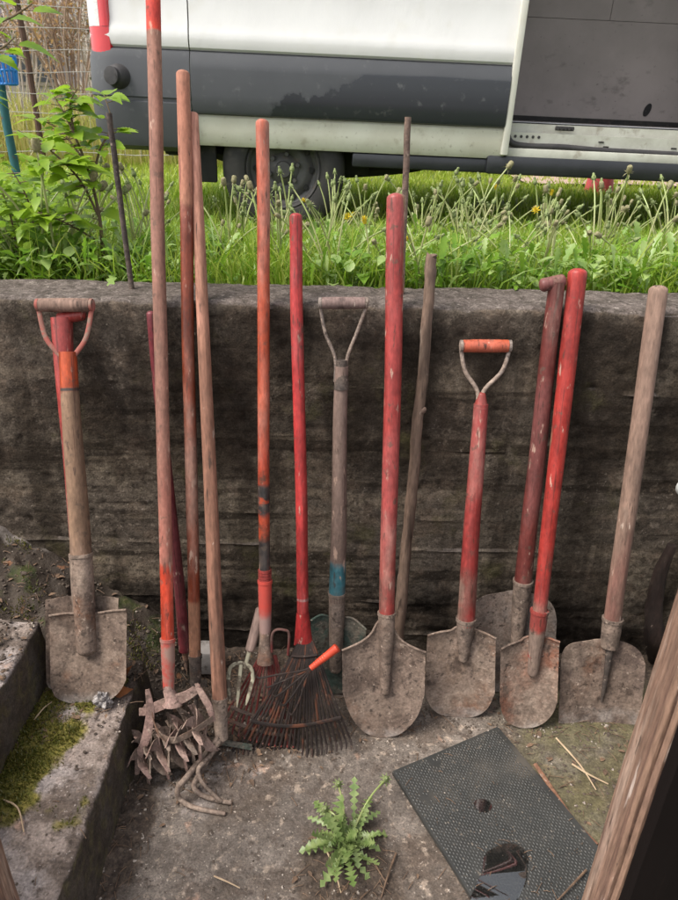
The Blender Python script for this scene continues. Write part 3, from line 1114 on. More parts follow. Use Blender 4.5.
# 15 --- crooked stick
pts_px = [(431, 254), (430, 280), (426, 330), (423, 375), (417, 425), (414, 470), (409, 520), (403, 580), (398, 650)]
base = at_z(398, 672, 0)
P = []
e = at_y(428, 306, W - .012)
for u, v in pts_px + [(397, 670)]:
    k = (v - 306) / (672 - 306)
    y = (W - .012) + (base.y - W + .012) * k
    P.append(at_y(u, v, y))
base = P[-1].copy()
stick = empty('crooked_stick', base)
tag(stick, 'crooked bare grey branch used as a pole beside the thick red handle', 'stick', 'garden tools leaning on the wall')
c = catmull([p - base for p in P], 8)
c = [p + Vector((.002 * nz3(i, 0, 0, .3), 0, 0)) for i, p in enumerate(c)]
mb = MB()
mb.tube(c, [.0125 + .004 * i / len(c) + .0022 * max(0, nz3(i, 3, 1, .35)) for i in range(len(c))], 14, dome0=True)
mb.build('stem', rawwood('stick_wood', (.26, .175, .13), (.17, .11, .08), dirt=.7), stick)
mb = MB()
k1 = c[30]
mb.tube([k1, k1 + Vector((.012, -.006, .012)), k1 + Vector((.018, -.008, .016))], [.011, .009, .006], 10, dome1=True)
mb.build('knot', rawwood('knot_wood', (.20, .13, .10), (.13, .085, .065)), stick)

# 16 --- D handle shovel, red
t = Tool('d_handle_shovel', 'red shafted shovel with orange grip bar and rounded dusty blade', 'shovel', (459, 719), (485, 346), 0, 'wall', .022)
t.shaft(624, 404, 18, 14.5, painted('dark_red_handle', (.34, .05, .045), wear=.62, dirt=.65, wood=(.25, .155, .125), wood2=(.17, .10, .08), extra=[
    dict(c=(.22, .15, .12), c2=(.14, .09, .07), s=8, lo=.35, hi=.5, zr=(-9, t.z(572), .03), op=.9)]), dome=False)
t.dgrip((463, 346), (508, 346), 12.5, (480, 396), painted('orange_grip', (.48, .10, .05), wear=.35), st_grey, bend=((465, 371), (502, 371)), wy=4.4, neck_w=5)
mb = MB()
mb.tube([(0, 0, t.z(408)), (0, 0, t.z(392))], [t.r(15, 406), t.r(8, 396)], 14, dome1=True)
mb.build('neck', painted('neck_red', (.30, .06, .05), wear=.6), t.o)
t.socket(618, 662, 19, 9, st_brown)
t.blade([(427, 633), (440, 631), (453, 630), (461, 626), (468, 627), (482, 631), (495, 636)],
        [(424.5, 692), (430, 707), (440, 716), (459, 719), (476, 718), (488, 708), (494, 692)], st_warm, ridge=(t.z(672), .014, .004), flare=.006)

# 17 --- old T handled shovel
t = Tool('t_handle_shovel', 'old maroon T handled shovel with grey rounded blade behind the others', 'shovel', (510, 694), (557, 282), 0, 'edge', .02)
t.shaft(590, 282, 17, 16, painted('maroon_handle', (.17, .042, .036), wear=.55, dirt=.6, wood=(.2, .12, .1), wood2=(.13, .08, .065)), dome=False)
a, b = t.loc(539, 286), t.loc(566, 280)
mb = MB()
mb.tube([a, a.lerp(b, .3), a.lerp(b, .7), b], t.r(13.5, 284), 14, dome0=True, dome1=True)
mb.build('grip', painted('maroon_grip', (.27, .095, .085), wear=.75, wood=(.36, .24, .2)), t.o)
t.socket(580, 650, 19, 10, st_brown)
t.blade([(471, 614), (474, 601), (484, 595), (500, 594), (514, 591), (530, 594), (546, 598), (554, 606), (556, 618)],
        [(474, 676), (480, 689), (494, 693), (512, 694), (536, 693), (548, 688), (553, 676)], st_grey, dish=.012)

# 18 --- red shovel
t = Tool('shovel', 'red handled shovel with narrow round muddy blade standing on the black mat edge', 'shovel', (526, 731), (578, 268), 0, 'edge', .02)
t.shaft(660, 268, 13, 19, painted('red_shovel_handle', (.36, .040, .032), wear=.42, dirt=.7, extra=[
    dict(c=(.20, .13, .1), s=10, st=(1, 1, .3), lo=.45, hi=.58, zr=(-9, t.z(600), .02), op=.85)]), dome0=True)
t.socket(610, 676, 17.5, 10, painted('red_steel_socket', (.30, .045, .035), t.z(628), 9, (.24, .17, .135), (.16, .11, .09), wear=.9, dirt=.85))
t.blade([(500, 646), (510, 643), (521, 641), (530, 637), (538, 638), (547, 636), (558, 639)],
        [(499, 700), (502, 715), (511, 726), (526, 731), (541, 726), (552, 713), (556, 700)], steel('rust_patched_steel', rust=(.22, .085, .05), rustlo=.46, dust=.45, edge=.02), ridge=(t.z(684), .014, .004), flare=.006, dish=.017)

# 19 --- grey wooden shovel with square blade
t = Tool('shovel', 'shovel with bare greyish wood handle and wide square ended blade', 'shovel', (598, 724), (659, 285), 0, 'edge', .022)
t.shaft(640, 285, 16.5, 18.5, rawwood('grey_shovel_wood', (.31, .20, .15), (.21, .13, .10), dirt=.55, extra=[
    dict(c=(.15, .055, .045), s=7, st=(1, 1, .25), lo=.45, hi=.62, zr=(.25, t.z(370), .05), op=.7)]))
t.socket(618, 648, 19.5, 17, st_brown)
mb = MB()
mb.tube([(0, -.006, t.z(640)), (0, -.008, t.z(665)), (0, -.006, t.z(690)), (0, 0, t.z(702))], [.012, .008, .006, .003], 10)
mb.build('rib', st_dark, t.o)
t.blade([(560, 664), (562, 650), (570, 643), (586, 642), (600, 640), (616, 641), (632, 645), (641, 652), (645, 664)],
        [(558, 722), (566, 724), (598, 725), (626, 725), (639, 725)], st_flat, ridge=(t.z(690), .012, .004), dish=.010, chips=.004)

# 9 --- small hand fork leaning on the taped pole
t = Tool('hand_fork', 'small pale hand fork with worn wooden grip leaning on the taped pole', 'fork', (235, 703), (262, 607), .13, 1.43, group='hand tools among the rakes')
t.shaft(652, 607, 9.5, 11.5, rawwood('fork_grip', (.42, .30, .255), (.32, .21, .175), dirt=.35), dome0=True, n=16)
fm = lay('fork_paint', (.40, .37, .27), (.28, .25, .18), 30, layers=[dict(c=(.10, .075, .055), s=26, lo=.5, hi=.6), dict(c=(.36, .30, .08), s=20, lo=.62, hi=.68)], bump=((120, .3, .001),))
mb = MB()
mb.tube([(0, 0, t.z(648)), (0, 0, t.z(668))], [.0065, .0055], 10)
mb.build('shank', fm, t.o)
mb = MB()
c = catmull([t.loc(228, 680, -.003), t.loc(231, 667, -.003), t.loc(241, 663, -.003), t.loc(251, 668, -.003), t.loc(253, 680, -.003)], 5)
mb.tube(c, .0052, 10, flat=.7)
mb.build('shoulder', fm, t.o)
for (u0, v0), (u1, v1) in (((228, 679), (230, 700)), ((241, 664), (237, 706)), ((253, 679), (246, 704))):
    mb = MB()
    a, b = t.loc(u0, v0, -.003), t.loc(u1, v1, -.003)
    mb.tube([a, a.lerp(b, .5) + Vector((0, -.006, 0)), a.lerp(b, .8) + Vector((0, -.008, 0)), b + Vector((0, -.010, 0))], [.0052, .005, .0042, .0012], 8, flat=.7)
    mb.build('tine', fm, t.o)

# 11 --- small orange hand rake lying over the leaf rake
o0 = at_y(311, 668, 1.315)
o1 = at_y(338, 647, 1.335)
A = (o1 - o0).normalized()
N = (Vector((0, -1, .3)) - A * A.dot(Vector((0, -1, .3)))).normalized()
M = Matrix(((-N).cross(A), -N, A)).transposed().to_4x4()
M.translation = o0
hr = empty('hand_rake', m=M)
tag(hr, 'small hand rake with bright orange ribbed handle lying over the leaf rake', 'hand rake', 'hand tools among the rakes')
L = (o1 - o0).length
pts, rs = [], []
for i in range(40):
    s = i / 39
    pts.append((0, 0, L * s))
    rs.append((.0072 + .0045 * s) * (1 + (.10 if (i % 3 == 0 and s < .6) else 0)))
mb = MB()
mb.tube(pts, rs, 16, dome1=True)
mb.build('handle', lay('orange_plastic', (.50, .062, .03), (.40, .045, .022), 20, layers=[dict(c=(.2, .07, .04), s=40, lo=.6, hi=.68, op=.7)], rough=(.35, .55), bump=((150, .15, .0005),)), hr)
for k in range(5):
    s = k / 4 - .5
    c = catmull([(0, 0, .01), (s * .02, -.004, -.02), (s * .09, -.01, -.075), (s * .13, -.008, -.115), (s * .132, .012, -.127)], 5)
    mb = MB()
    mb.tube(c, .0026, 7)
    mb.build('tine', st_tine, hr)

# iron rods stuck in the lawn behind the wall
for (b_, tp, w, lab) in (((132, 291), (109, 113), 5.5, 'thin dark iron rod standing alone at the wall top beside the sapling'),
                         ((401, 297), (408, 117), 6.0, 'thin rusty iron rod rising behind the thick red handle')):
    pb = at_z(b_[0], b_[1], HW - .01)
    pt = at_y(tp[0], tp[1], pb.y + .02)
    o = empty('iron_rod', pb)
    tag(o, lab, 'rod', 'iron rods at the wall')
    d = pt - pb
    r = .5 * w * depth(pb) / F
    mb = MB()
    mb.tube([d * (i / 12) + Vector((.0015 * nz3(i, w, 0, .5), 0, 0)) for i in range(-1, 13)], r, 10)
    mb.build('shaft', st_rusty if w > 5.7 else st_dark, o)

# stone block by the wall
pc = at_z(207, 668, .03)
mb = MB()
mb.box((-.03, -.03, 0), (.03, .03, .085), bev=.008)
o = mb.build('stone_block', lay('pale_stone', (.36, .33, .31), (.26, .235, .22), 14, layers=[dict(c=(.12, .10, .085), s=20, lo=.55, hi=.65)], bump=((60, .5, .004),)))
o.location = pc
tag(o, 'pale rough stone block at the wall foot between two poles', 'stone')

# ------------------------------------------------------------------ black rubber mat and puddle
c0, c1, c2 = at_z(392, 776, 0), at_z(497, 731, 0), at_z(594, 845, 0)
ex = (c1 - c0)
wid = ex.length
ex.normalize()
ey = (c2 - c1)
ey = (ey - ex * ey.dot(ex)).normalized()
LEN = .50
M = Matrix(((ex.x, ey.x, 0), (ex.y, ey.y, 0), (0, 0, 1))).to_4x4()
M.translation = Vector((c0.x, c0.y, .008))
MAT_M = M.copy()
mat_o = empty('rubber_mat', m=M)
tag(mat_o, 'black ribbed rubber mat with a puddle on the concrete', 'mat')
print('MAT', wid)


def mat_sag(x, y):
    s = math.hypot((x - wid * .70) / .13, (y - LEN * .62) / .16)
    return -.0035 * math.exp(-s * s) + .002 * nz3(x, y, 3, 5)


m_rub = lay('black_rubber', (.024, .0245, .023), (.036, .035, .032), 14, layers=[
    dict(c=(.12, .10, .08), s=5, det=9, lo=.52, hi=.72, op=.5), dict(c=(.22, .18, .14), s=60, lo=.62, hi=.68, op=.5), ], rough=(.34, .62), bump=((200, .2, .0006),), spec=.5)
nx, ny = 40, 46
rows = [[(wid * i / nx, LEN * j / ny, .010 + mat_sag(wid * i / nx, LEN * j / ny)) for i in range(nx + 1)] for j in range(ny + 1)]
mb = MB()
mb.sheet(rows, (0, 0, -1), .012)
mb.build('base', m_rub, mat_o)
vs, qs = [], []
px_, py_ = .0064, .0104
for j in range(int((LEN - .012) / py_)):
    for i in range(int((wid - .012) / px_)):
        if noise.noise(Vector((i * .09, j * .12, 4))) > .48 and random.random() < .8:
            continue
        x = .008 + i * px_ + random.uniform(-.0004, .0004)
        y = .008 + (j + (.5 if i % 2 else 0)) * py_
        z = .0098 + mat_sag(x, y)
        a, b, h = .0021 * random.uniform(.8, 1.1), .0042 * random.uniform(.75, 1.08), .0018 * random.uniform(.5, 1.1)
        n0 = len(vs)
        vs += [(x - a, y - b, z), (x + a, y - b, z), (x + a, y + b, z), (x - a, y + b, z),
               (x - a * .5, y - b * .7, z + h), (x + a * .5, y - b * .7, z + h), (x + a * .5, y + b * .7, z + h), (x - a * .5, y + b * .7, z + h)]
        for q in ((4, 5, 6, 7), (0, 1, 5, 4), (1, 2, 6, 5), (2, 3, 7, 6), (3, 0, 4, 7)):
            qs.append([n0 + k for k in q])
np_mesh('ribs', vs, qs, np.zeros((0, 3), int), m_rub, parent=mat_o, smooth=False)

wm = bpy.data.materials.new('water')
wm.use_nodes = True
b = wm.node_tree.nodes['Principled BSDF']
b.inputs['Base Color'].default_value = (.85, .86, .84, 1)
b.inputs['Roughness'].default_value = .02
b.inputs['IOR'].default_value = 2.2
b.inputs['Transmission Weight'].default_value = 1.0


def puddle(name, outline, zz):
    P = [M.inverted() @ at_z(u, v, zz) for u, v in outline]
    P = catmull(P + [P[0]], 5)[:-1]
    c = sum((Vector(p) for p in P), Vector()) / len(P)
    zt = zz - .008
    mb = MB()
    for k in (1.0, .93):
        mb.v += [(c.x + (p.x - c.x) * k + .0015 * nz3(p.x, p.y, 2, 40), c.y + (p.y - c.y) * k, zt if k < 1 else zt - .0035) for p in P]
    n = len(P)
    for i in range(n):
        mb.f.append((i, (i + 1) % n, n + (i + 1) % n, n + i))
    mb.f.append(tuple(range(n, 2 * n)))
    o = mb.build(name, wm, None)
    o.matrix_world = M
    return tag(o, kind='structure')


puddle('puddle_water', [(482, 857), (487, 850), (497, 845), (508, 842), (519, 844), (526, 851), (529, 861), (528, 870), (527, 882), (522, 893), (515, 905), (503, 912), (488, 914), (476, 908), (470, 898), (473, 886), (480, 874)], .0195)
puddle('puddle_water', [(472, 803), (477, 799), (485, 799), (491, 803), (492, 808), (487, 812), (478, 811)], .0185)

# ------------------------------------------------------------------ shed doorway (the camera stands inside it)
YD = .70
xr = (at_y(580, 900, YD).x + at_y(678, 580, YD).x) / 2
xl = (at_y(22, 900, YD).x + at_y(0, 835, YD).x) / 2
yg = (at_x(604, 900, xr).y + at_x(678, 680, xr).y) / 2
yb = (at_x(612, 900, xr + .006).y + at_x(678, 719, xr + .006).y) / 2
print('DOOR', xl, xr, yg, yb)
m_plank = lay('weathered_plank', (.235, .145, .10), (.15, .088, .062), 11, (1, 1, .05), layers=[
    dict(c=(.10, .055, .04), s=95, st=(1, 1, .012), det=6, lo=.53, hi=.60, op=.8),
    dict(c=(.13, .072, .052), s=34, st=(1, 1, .03), det=9, lo=.53, hi=.64, op=.7),
    dict(c=(.31, .22, .17), s=26, st=(1, 1, .05), det=9, lo=.56, hi=.66, op=.75),
    dict(c=(.05, .03, .022), s=90, st=(1, 1, .12), lo=.62, hi=.67, op=.85),
    dict(c=(.17, .10, .078), s=3, lo=.48, hi=.7, op=.6),
    dict(c=(.48, .39, .34), s=70, st=(1, 1, .08), lo=.62, hi=.68, op=.7)], rough=(.65, .85), bump=((70, 1.0, .004, (1, 1, .04)), (220, .5, .0012, (1, 1, .1))), grit=.4, gst=(1, 1, .12), gs=240)
m_unlit = lay('unlit_shed_boards', (.009, .0065, .006), (.005, .004, .0035), 8, (1, 1, .05), spec=.05, layers=[dict(c=(.025, .017, .013), s=20, st=(1, 1, .06), lo=.58, hi=.7)], bump=((50, .5, .002, (1, 1, .06)),))  # near-black colour puts the unlit shed interior's shade into the boards
shed = empty('shed_doorframe', (0, YD, 0))  # shed cut down to a low roofless frame to let more skylight in
tag(shed, 'weathered plank gateway post with boards coloured as dark shade before the rubber mat', 'doorframe')


def part(mb, name, mat, root, **k):
    o = mb.build(name, mat, root, **k)
    o.matrix_parent_inverse = Matrix.Translation(root.location).inverted()
    return o


def plank(name, lo, hi, mat=None, bev=.004, seg=60):
    """A rough sawn upright: swept rectangle with rounded, slightly ragged arrises."""
    (x0, y0, z0), (x1, y1, z1) = lo, hi
    b = bev
    ring = [(x0 + b, y0), (x1 - b, y0), (x1, y0 + b), (x1, y1 - b), (x1 - b, y1), (x0 + b, y1), (x0, y1 - b), (x0, y0 + b)]
    full = []
    for i, p in enumerate(ring):
        q = ring[(i + 1) % 8]
        k = 4 if math.dist(p, q) > .03 else 1
        full += [(p[0] + (q[0] - p[0]) * j / k, p[1] + (q[1] - p[1]) * j / k) for j in range(k)]
    rows = []
    sd = random.uniform(0, 50)
    for i in range(seg + 1):
        z = z0 + (z1 - z0) * i / seg
        rows.append([(x + .0022 * nz3(x * 3, z, sd, 4), y + .0022 * nz3(y * 3, z, sd + 5, 4), z) for x, y in full])
    mb = MB()
    mb.grid(rows, close=True)
    n = len(full)
    mb.f.append(tuple(range(n))[::-1])
    mb.f.append(tuple(range(seg * n, seg * n + n)))
    return part(mb, name, mat or m_plank, shed)


plank('door_jamb', (xr, yg + .002, -.02), (xr + .09, YD, 1.16))
plank('door_stop', (xr + .005, yb, -.02), (xr + .075, yg - .002, 1.15))
plank('shade_board', (xr + .0075, yb - .024, -.02), (xr + .16, yb - .002, 1.12), m_unlit)  # added board, blackened to stand in for the unlit inner face
plank('door_jamb', (xl - .09, YD - .075, -.02), (xl, YD, 1.16))
yw0 = yb + .02
m_out = lay('shed_boards', (.20, .13, .095), (.13, .085, .06), 9, (1, 1, .05), layers=[dict(c=(.08, .055, .042), s=20, st=(1, 1, .06), lo=.56, hi=.7)], bump=((50, .5, .002, (1, 1, .06)),))
for x0, x1 in ((xr + .077, 2.2), (-2.2, xl - .092)):
    k = int((x1 - x0) / .14)
    for i in range(k):
        mb = MB()
        a = x0 + (x1 - x0) * i / k
        mb.box((a + .002, yw0, .0), (a + (x1 - x0) / k - .002, yw0 + .025 + .003 * (i % 2), 1.10 + random.uniform(-.01, .01)))
        part(mb, 'board', m_unlit, shed, smooth=False)

# white plastic tag hanging at the frame edge, on a nail in the wall
p = at_y(686, 486, W - .03)
mb = MB()
n = 20
mb.tube([(0, 0, 0), (0, -.004, 0), (0, -.02, 0), (0, -.026, 0)], [.018, .03, .03, .024], n)
for q in range(len(mb.v)):
    x, y, z = mb.v[q]
    mb.v[q] = (x, y, z * 1.05)
wt = lay('white_plastic', (.78, .78, .76), (.68, .68, .66), 8, rough=(.35, .5), bump=((90, .05, .0005),))
tagd = empty('white_hook', p)
tag(tagd, 'small white round plastic hook fixed to the wall beside the doorway plank', 'hook')
mb.build('disc', wt, tagd)
mb = MB()
mb.tube([(0, .04, 0), (0, -.03, 0)], .004, 8)
mb.build('nail', st_dark, tagd)

# root or weathered log leaning at the wall beyond the doorway plank
lp = [at_y(672, 545, W - .05), at_y(660, 575, W - .055), at_y(654, 605, W - .07), at_y(655, 640, W - .09), at_z(660, 662, 0)]
base = lp[-1].copy()
lg = empty('old_log', base)
tag(lg, 'dark reddish rotten log standing against the wall behind the doorway plank', 'log')
c = catmull([p - base for p in lp], 8)
rows = []
for i, p in enumerate(c):
    s = i / (len(c) - 1)
    r = (.014 + .022 * s)
    rows.append([(p.x + r * math.cos(a) * (1 + .25 * nz3(math.cos(a), math.sin(a), s * 4, 2)), p.y + r * .8 * math.sin(a) * (1 + .25 * nz3(math.cos(a), math.sin(a), s * 4 + 7, 2)), p.z) for a in [2 * math.pi * k / 18 for k in range(18)]])
mb = MB()
mb.grid(rows, close=True)
mb.f.append(tuple(range(18)))
mb.build('wood', rawwood('rotten_wood', (.04, .022, .018), (.022, .014, .011), dirt=.7), lg)

# ------------------------------------------------------------------ lawn
def lawn_z(x, y):
    k = max(0, min(1, (y - W - TH) / 2.0))
    k = k * k * (3 - 2 * k)
    return (HW - .045) * (1 - k) + .875 * k + .012 * nz3(x, y, 0, 1.5)


GZ = .875
xs = axis_coords([(-150, -12, 20), (-12, -3, .6), (-3, 3, .1), (3, 12, .6), (12, 150, 20)])
ys = axis_coords([(W + TH - .004, 6, .1), (6, 16, .5), (16, 60, 6), (60, 300, 40)])
mb = MB()
mb.grid([[(x, y, lawn_z(x, y)) for x in xs] for y in ys])
m_lawn = lay('lawn_soil', (.13, .18, .03), (.08, .10, .025), 3, layers=[dict(c=(.05, .038, .026), s=6, lo=.5, hi=.65, op=.7), dict(c=(.15, .18, .04), s=2, lo=.5, hi=.7, op=.6)], bump=((40, .8, .01),), seedobj=False)
tag(mb.build('lawn', m_lawn), kind='structure')


def leafmat(name, c1, c2, tint=None, tr=.35, rough=(.28, .5), scale=9):
    return lay(name, c1, c2, scale, rough=rough, bump=((150, .2, .0006),), tint=tint, translucent=tr, spec=.5, seedobj=False, detail=3)


m_grass = leafmat('grass_blades', (.24, .38, .024), (.14, .27, .016), (.46, .50, .11), .5)
m_grass_sunlit = leafmat('grass_sunlit', (.34, .46, .036), (.26, .38, .028), (.50, .52, .13), .5)  # paler copy of the grass, sunshine put into its colour


def blades(name, xy, z, h, wd, bend, mat, lean=.0, kind='stuff', label=None):
    n = len(xy)
    ang = rng.uniform(0, 2 * np.pi, n)
    fa = rng.uniform(0, np.pi, n)
    dx, dy = np.cos(ang), np.sin(ang)
    sx, sy = np.cos(fa), np.sin(fa)
    bn = bend * rng.uniform(.2, 1, n)
    V = np.zeros((n, 7, 3))
    for lv, (t, wk) in enumerate(((0, .8), (.4, 1.0), (.75, .7), (1, 0))):
        cx = xy[:, 0] + dx * bn * h * t * t
        cy = xy[:, 1] + dy * bn * h * t * t + lean * h * t
        cz = z + h * t * (1 - .35 * bn * t)
        if lv < 3:
            V[:, lv * 2] = np.stack([cx - sx * wd * wk, cy - sy * wd * wk, cz], 1)
            V[:, lv * 2 + 1] = np.stack([cx + sx * wd * wk, cy + sy * wd * wk, cz], 1)
        else:
            V[:, 6] = np.stack([cx, cy, cz], 1)
    b = (np.arange(n) * 7)[:, None]
    Q = np.concatenate([b + np.array([[0, 1, 3, 2]]), b + np.array([[2, 3, 5, 4]])], 0)
    T = b + np.array([[4, 5, 6]])
    tint = np.repeat(np.clip(rng.normal(.25, .3, n), 0, 1), 7)
    o = np_mesh(name, V.reshape(-1, 3), Q, T, mat, tint)
    return tag(o, label, kind=kind)


def scatter(n, y0, y1, half0, half1, dens=None):
    """points between y0 and y1 in a wedge whose half width grows with distance."""
    y = y0 + (y1 - y0) * rng.uniform(0, 1, n)
    hw = half0 + (half1 - half0) * (y - y0) / (y1 - y0)
    x = rng.uniform(-1, 1, n) * hw
    if dens:
        k = np.array([dens(a, b) for a, b in zip(x, y)]) > rng.uniform(0, 1, n)
        x, y = x[k], y[k]
    return np.stack([x, y], 1)


def zs_of(p):
    return np.array([lawn_z(a, b) for a, b in p])


p = scatter(40000, W + TH + .01, 3.5, 1.5, 2.3, lambda x, y: .6 + .8 * nz3(x, y, 4, 3))
blades('grass', p, zs_of(p), rng.uniform(.05, .21, len(p)) * (.75 + .5 * rng.uniform(0, 1, len(p)) ** 2), rng.uniform(.0014, .0034, len(p)), .9, m_grass)
p = scatter(24000, 3.4, 6.4, 2.4, 4.2)
blades('grass', p, zs_of(p), rng.uniform(.04, .12, len(p)) + .07 * np.clip((3.9 - p[:, 1]) / .5, 0, 1), rng.uniform(.0025, .005, len(p)), .6, m_grass)
p = scatter(30000, 6.0, 11.2, 4.4, 7.5)
blades('grass', p, zs_of(p), rng.uniform(.03, .09, len(p)), rng.uniform(.004, .009, len(p)), .6, m_grass_sunlit)


def leaf(mb, p, d, up, L, Wd, droop=.3, fold=.25, n=7, prof=None, jag=0.0, twist=0.0):
    d = Vector(d).normalized()
    up = Vector(up)
    sd = d.cross(up).normalized()
    up = sd.cross(d).normalized()
    rows = []
    for i in range(n + 1):
        s = i / n
        w = prof(s) if prof else math.sin(math.pi * min(1, .06 + .94 * s) ** .75)
        if jag:
            w *= 1 - jag * (i % 2)
        w = max(w, .02) * Wd / 2
        c = Vector(p) + d * (L * s) - Vector((0, 0, 1)) * (droop * L * s * s)
        a = twist * s
        sv = sd * math.cos(a) + up * math.sin(a)
        rows.append([c - sv * w + up * (fold * w), c, c + sv * w + up * (fold * w)])
    mb.grid(rows)


def rdir(el0, el1):
    a = random.uniform(0, 2 * math.pi)
    e = rad(random.uniform(el0, el1))
    return Vector((math.cos(a) * math.cos(e), math.sin(a) * math.cos(e), math.sin(e)))


def dand_prof(s):
    return (.22 + .78 * min(1, s / .75) ** 1.2) * (1 if s < .8 else (1 - ((s - .8) / .2) ** 2 * .95))


# broad leaved weeds massed along the wall top
m_weed = leafmat('weed_leaves', (.22, .37, .034), (.12, .25, .022), None, .45, scale=16)
m_weed2 = leafmat('pale_weed_leaves', (.36, .46, .16), (.20, .32, .07), None, .4, scale=16)
for nm, mat_, cnt in (('weeds', m_weed, 2600), ('weeds', m_weed2, 2600)):
    mb = MB()
    for i in range(cnt):
        y = W + TH + .02 + 1.45 * random.random() ** 1.5
        x = random.uniform(-1, 1) * (1.25 + (y - W) * .4)
        if nz3(x, y, cnt, 2.5) < -.28:
            continue
        z = lawn_z(x, y)
        d = rdir(25, 85)
        Ln = random.uniform(.04, .115)
        if random.random() < .55:
            leaf(mb, (x, y, z + random.uniform(0, .10)), d, (0, 0, 1), Ln * 1.15, Ln * .27, random.uniform(.1, .6), .3, 11, dand_prof, .5, random.uniform(-.6, .6))
        else:
            leaf(mb, (x, y, z + random.uniform(.0, .11)), rdir(-5, 45), (0, 0, 1), Ln * .55, Ln * .36, random.uniform(.1, .5), .25, 5)
    tag(mb.build(nm, mat_, angle=80), kind='stuff')

mb = MB()
for i in range(1500):                                           # nettles and young brambles at the fence end
    y = random.uniform(W + TH + .03, 3.0)
    x = -.70 - .30 * (y - W) - abs(random.gauss(0, .28))
    z = lawn_z(x, y)
    k = random.random() ** 1.3
    L_ = random.uniform(.03, .065)
    leaf(mb, (x, y, z + .03 + .36 * k * (.6 + .6 * abs(nz3(x, y, 0, 3)))), rdir(-25, 45), (random.uniform(-.4, .4), random.uniform(-.4, .4), 1), L_, L_ * .55, random.uniform(.1, .5), .25, 7, None, .15)
tag(mb.build('undergrowth', leafmat('nettle_leaves', (.30, .43, .05), (.18, .31, .028), None, .5, scale=18), angle=80), kind='stuff')

# individual dandelion clumps
m_stem = leafmat('dandelion_stem', (.34, .42, .14), (.38, .36, .18), None, .25)
m_bud = lay('closed_head', (.20, .25, .085), (.12, .15, .06), 200, layers=[dict(c=(.34, .30, .22), s=300, lo=.55, hi=.65)], seedobj=False)
m_spent = lay('spent_head', (.27, .25, .13), (.15, .13, .075), 200, seedobj=False)
m_yel = lay('yellow_petals', (.60, .47, .03), (.52, .38, .02), 200, seedobj=False, translucent=.2)
m_dl = leafmat('dandelion_leaf', (.18, .30, .05), (.10, .20, .03), None, .4, scale=20)


def head_mesh(kind):
    mb = MB()
    if kind == 'yellow':
        mb.tube([(0, 0, -.004), (0, 0, .008)], [.005, .008], 8)
        for k in range(26):
            a = k * 2.4
            e = .25 + .9 * (k % 3) / 2
            d = (math.cos(a) * math.cos(e), math.sin(a) * math.cos(e), math.sin(e))
            leaf(mb, (0, 0, .006), d, (0, 0, 1), .017, .004, .0, .1, 2)
        return mb, m_yel
    prof = {'closed': [(-.002, .004), (.002, .0075), (.008, .0085), (.014, .0070), (.019, .0042), (.024, .0050), (.027, .003)],
            'spent': [(-.002, .004), (.003, .008), (.009, .0095), (.015, .0085), (.021, .009), (.025, .006)]}[kind]
    mb.tube([(0, 0, z) for z, r in prof], [r for z, r in prof], 9)
    for k in range(9):
        a = 2 * math.pi * k / 9
        leaf(mb, (.006 * math.cos(a), .006 * math.sin(a), .001), (math.cos(a), math.sin(a), -.6 if k % 2 else .9), (0, 0, 1), .013, .004, .3, .1, 2)
    return mb, (m_bud if kind == 'closed' else m_spent)


def mesh_of(mb, name, mat):
    o = mb.build(name, mat)
    me = o.data
    bpy.data.objects.remove(o)
    return me


HEADS = {k: mesh_of(head_mesh(k)[0], 'flower_head', head_mesh(k)[1]) for k in ('closed', 'spent', 'yellow')}
STEMS = []
for i in range(12):
    h = random.uniform(.17, .33)
    a = random.uniform(0, 2 * math.pi)
    ln = random.uniform(.02, .17)
    pts = catmull([(0, 0, 0), (math.cos(a) * ln * .2, math.sin(a) * ln * .2, h * .4), (math.cos(a) * ln * .6, math.sin(a) * ln * .6, h * .78), (math.cos(a) * ln, math.sin(a) * ln, h)], 4)
    mb = MB()
    mb.tube(pts, [.0032 - .0010 * j / len(pts) for j in range(len(pts))], 7)
    STEMS.append((mesh_of(mb, 'stem', m_stem), pts[-1], (pts[-1] - pts[-2]).normalized()))
ROS = []
for i in range(4):
    mb = MB()
    for k in range(13):
        L_ = random.uniform(.10, .20)
        leaf(mb, (random.uniform(-.015, .015), random.uniform(-.015, .015), 0), rdir(30, 72), (0, 0, 1), L_, L_ * .26, random.uniform(.1, .5), .3, 13, dand_prof, .55, random.uniform(-.5, .5))
    ROS.append(mesh_of(mb, 'leaves', m_dl))


def link(name, me, parent, m=None):
    o = bpy.data.objects.new(name, me)
    COL.objects.link(o)
    o.parent = parent
    if m is not None:
        o.matrix_local = m
    return o


def clump(x, y, nst, kinds, label, sc=1.0):
    r = empty('dandelion', (x, y, lawn_z(x, y) - .005))
    r.rotation_euler.z = random.uniform(0, 6.28)
    r.scale = (sc, sc, sc)
    tag(r, label, 'dandelion', 'dandelions growing above the wall')
    link('leaves', random.choice(ROS), r)
    for k in range(nst):
        me, tp, dr = random.choice(STEMS)
        m = Matrix.Rotation(random.uniform(0, 6.28), 4, 'Z')
        m.translation = Vector((random.uniform(-.03, .03), random.uniform(-.03, .03), 0))
        s = link('stem', me, r, m @ Matrix.Scale(random.uniform(.8, 1.1), 4))
        hm = dr.to_track_quat('Z', 'Y').to_matrix().to_4x4()
        hm.translation = tp
        link('flower_head', HEADS[random.choice(kinds)], s, hm @ Matrix.Scale(random.uniform(.75, 1.05), 4))


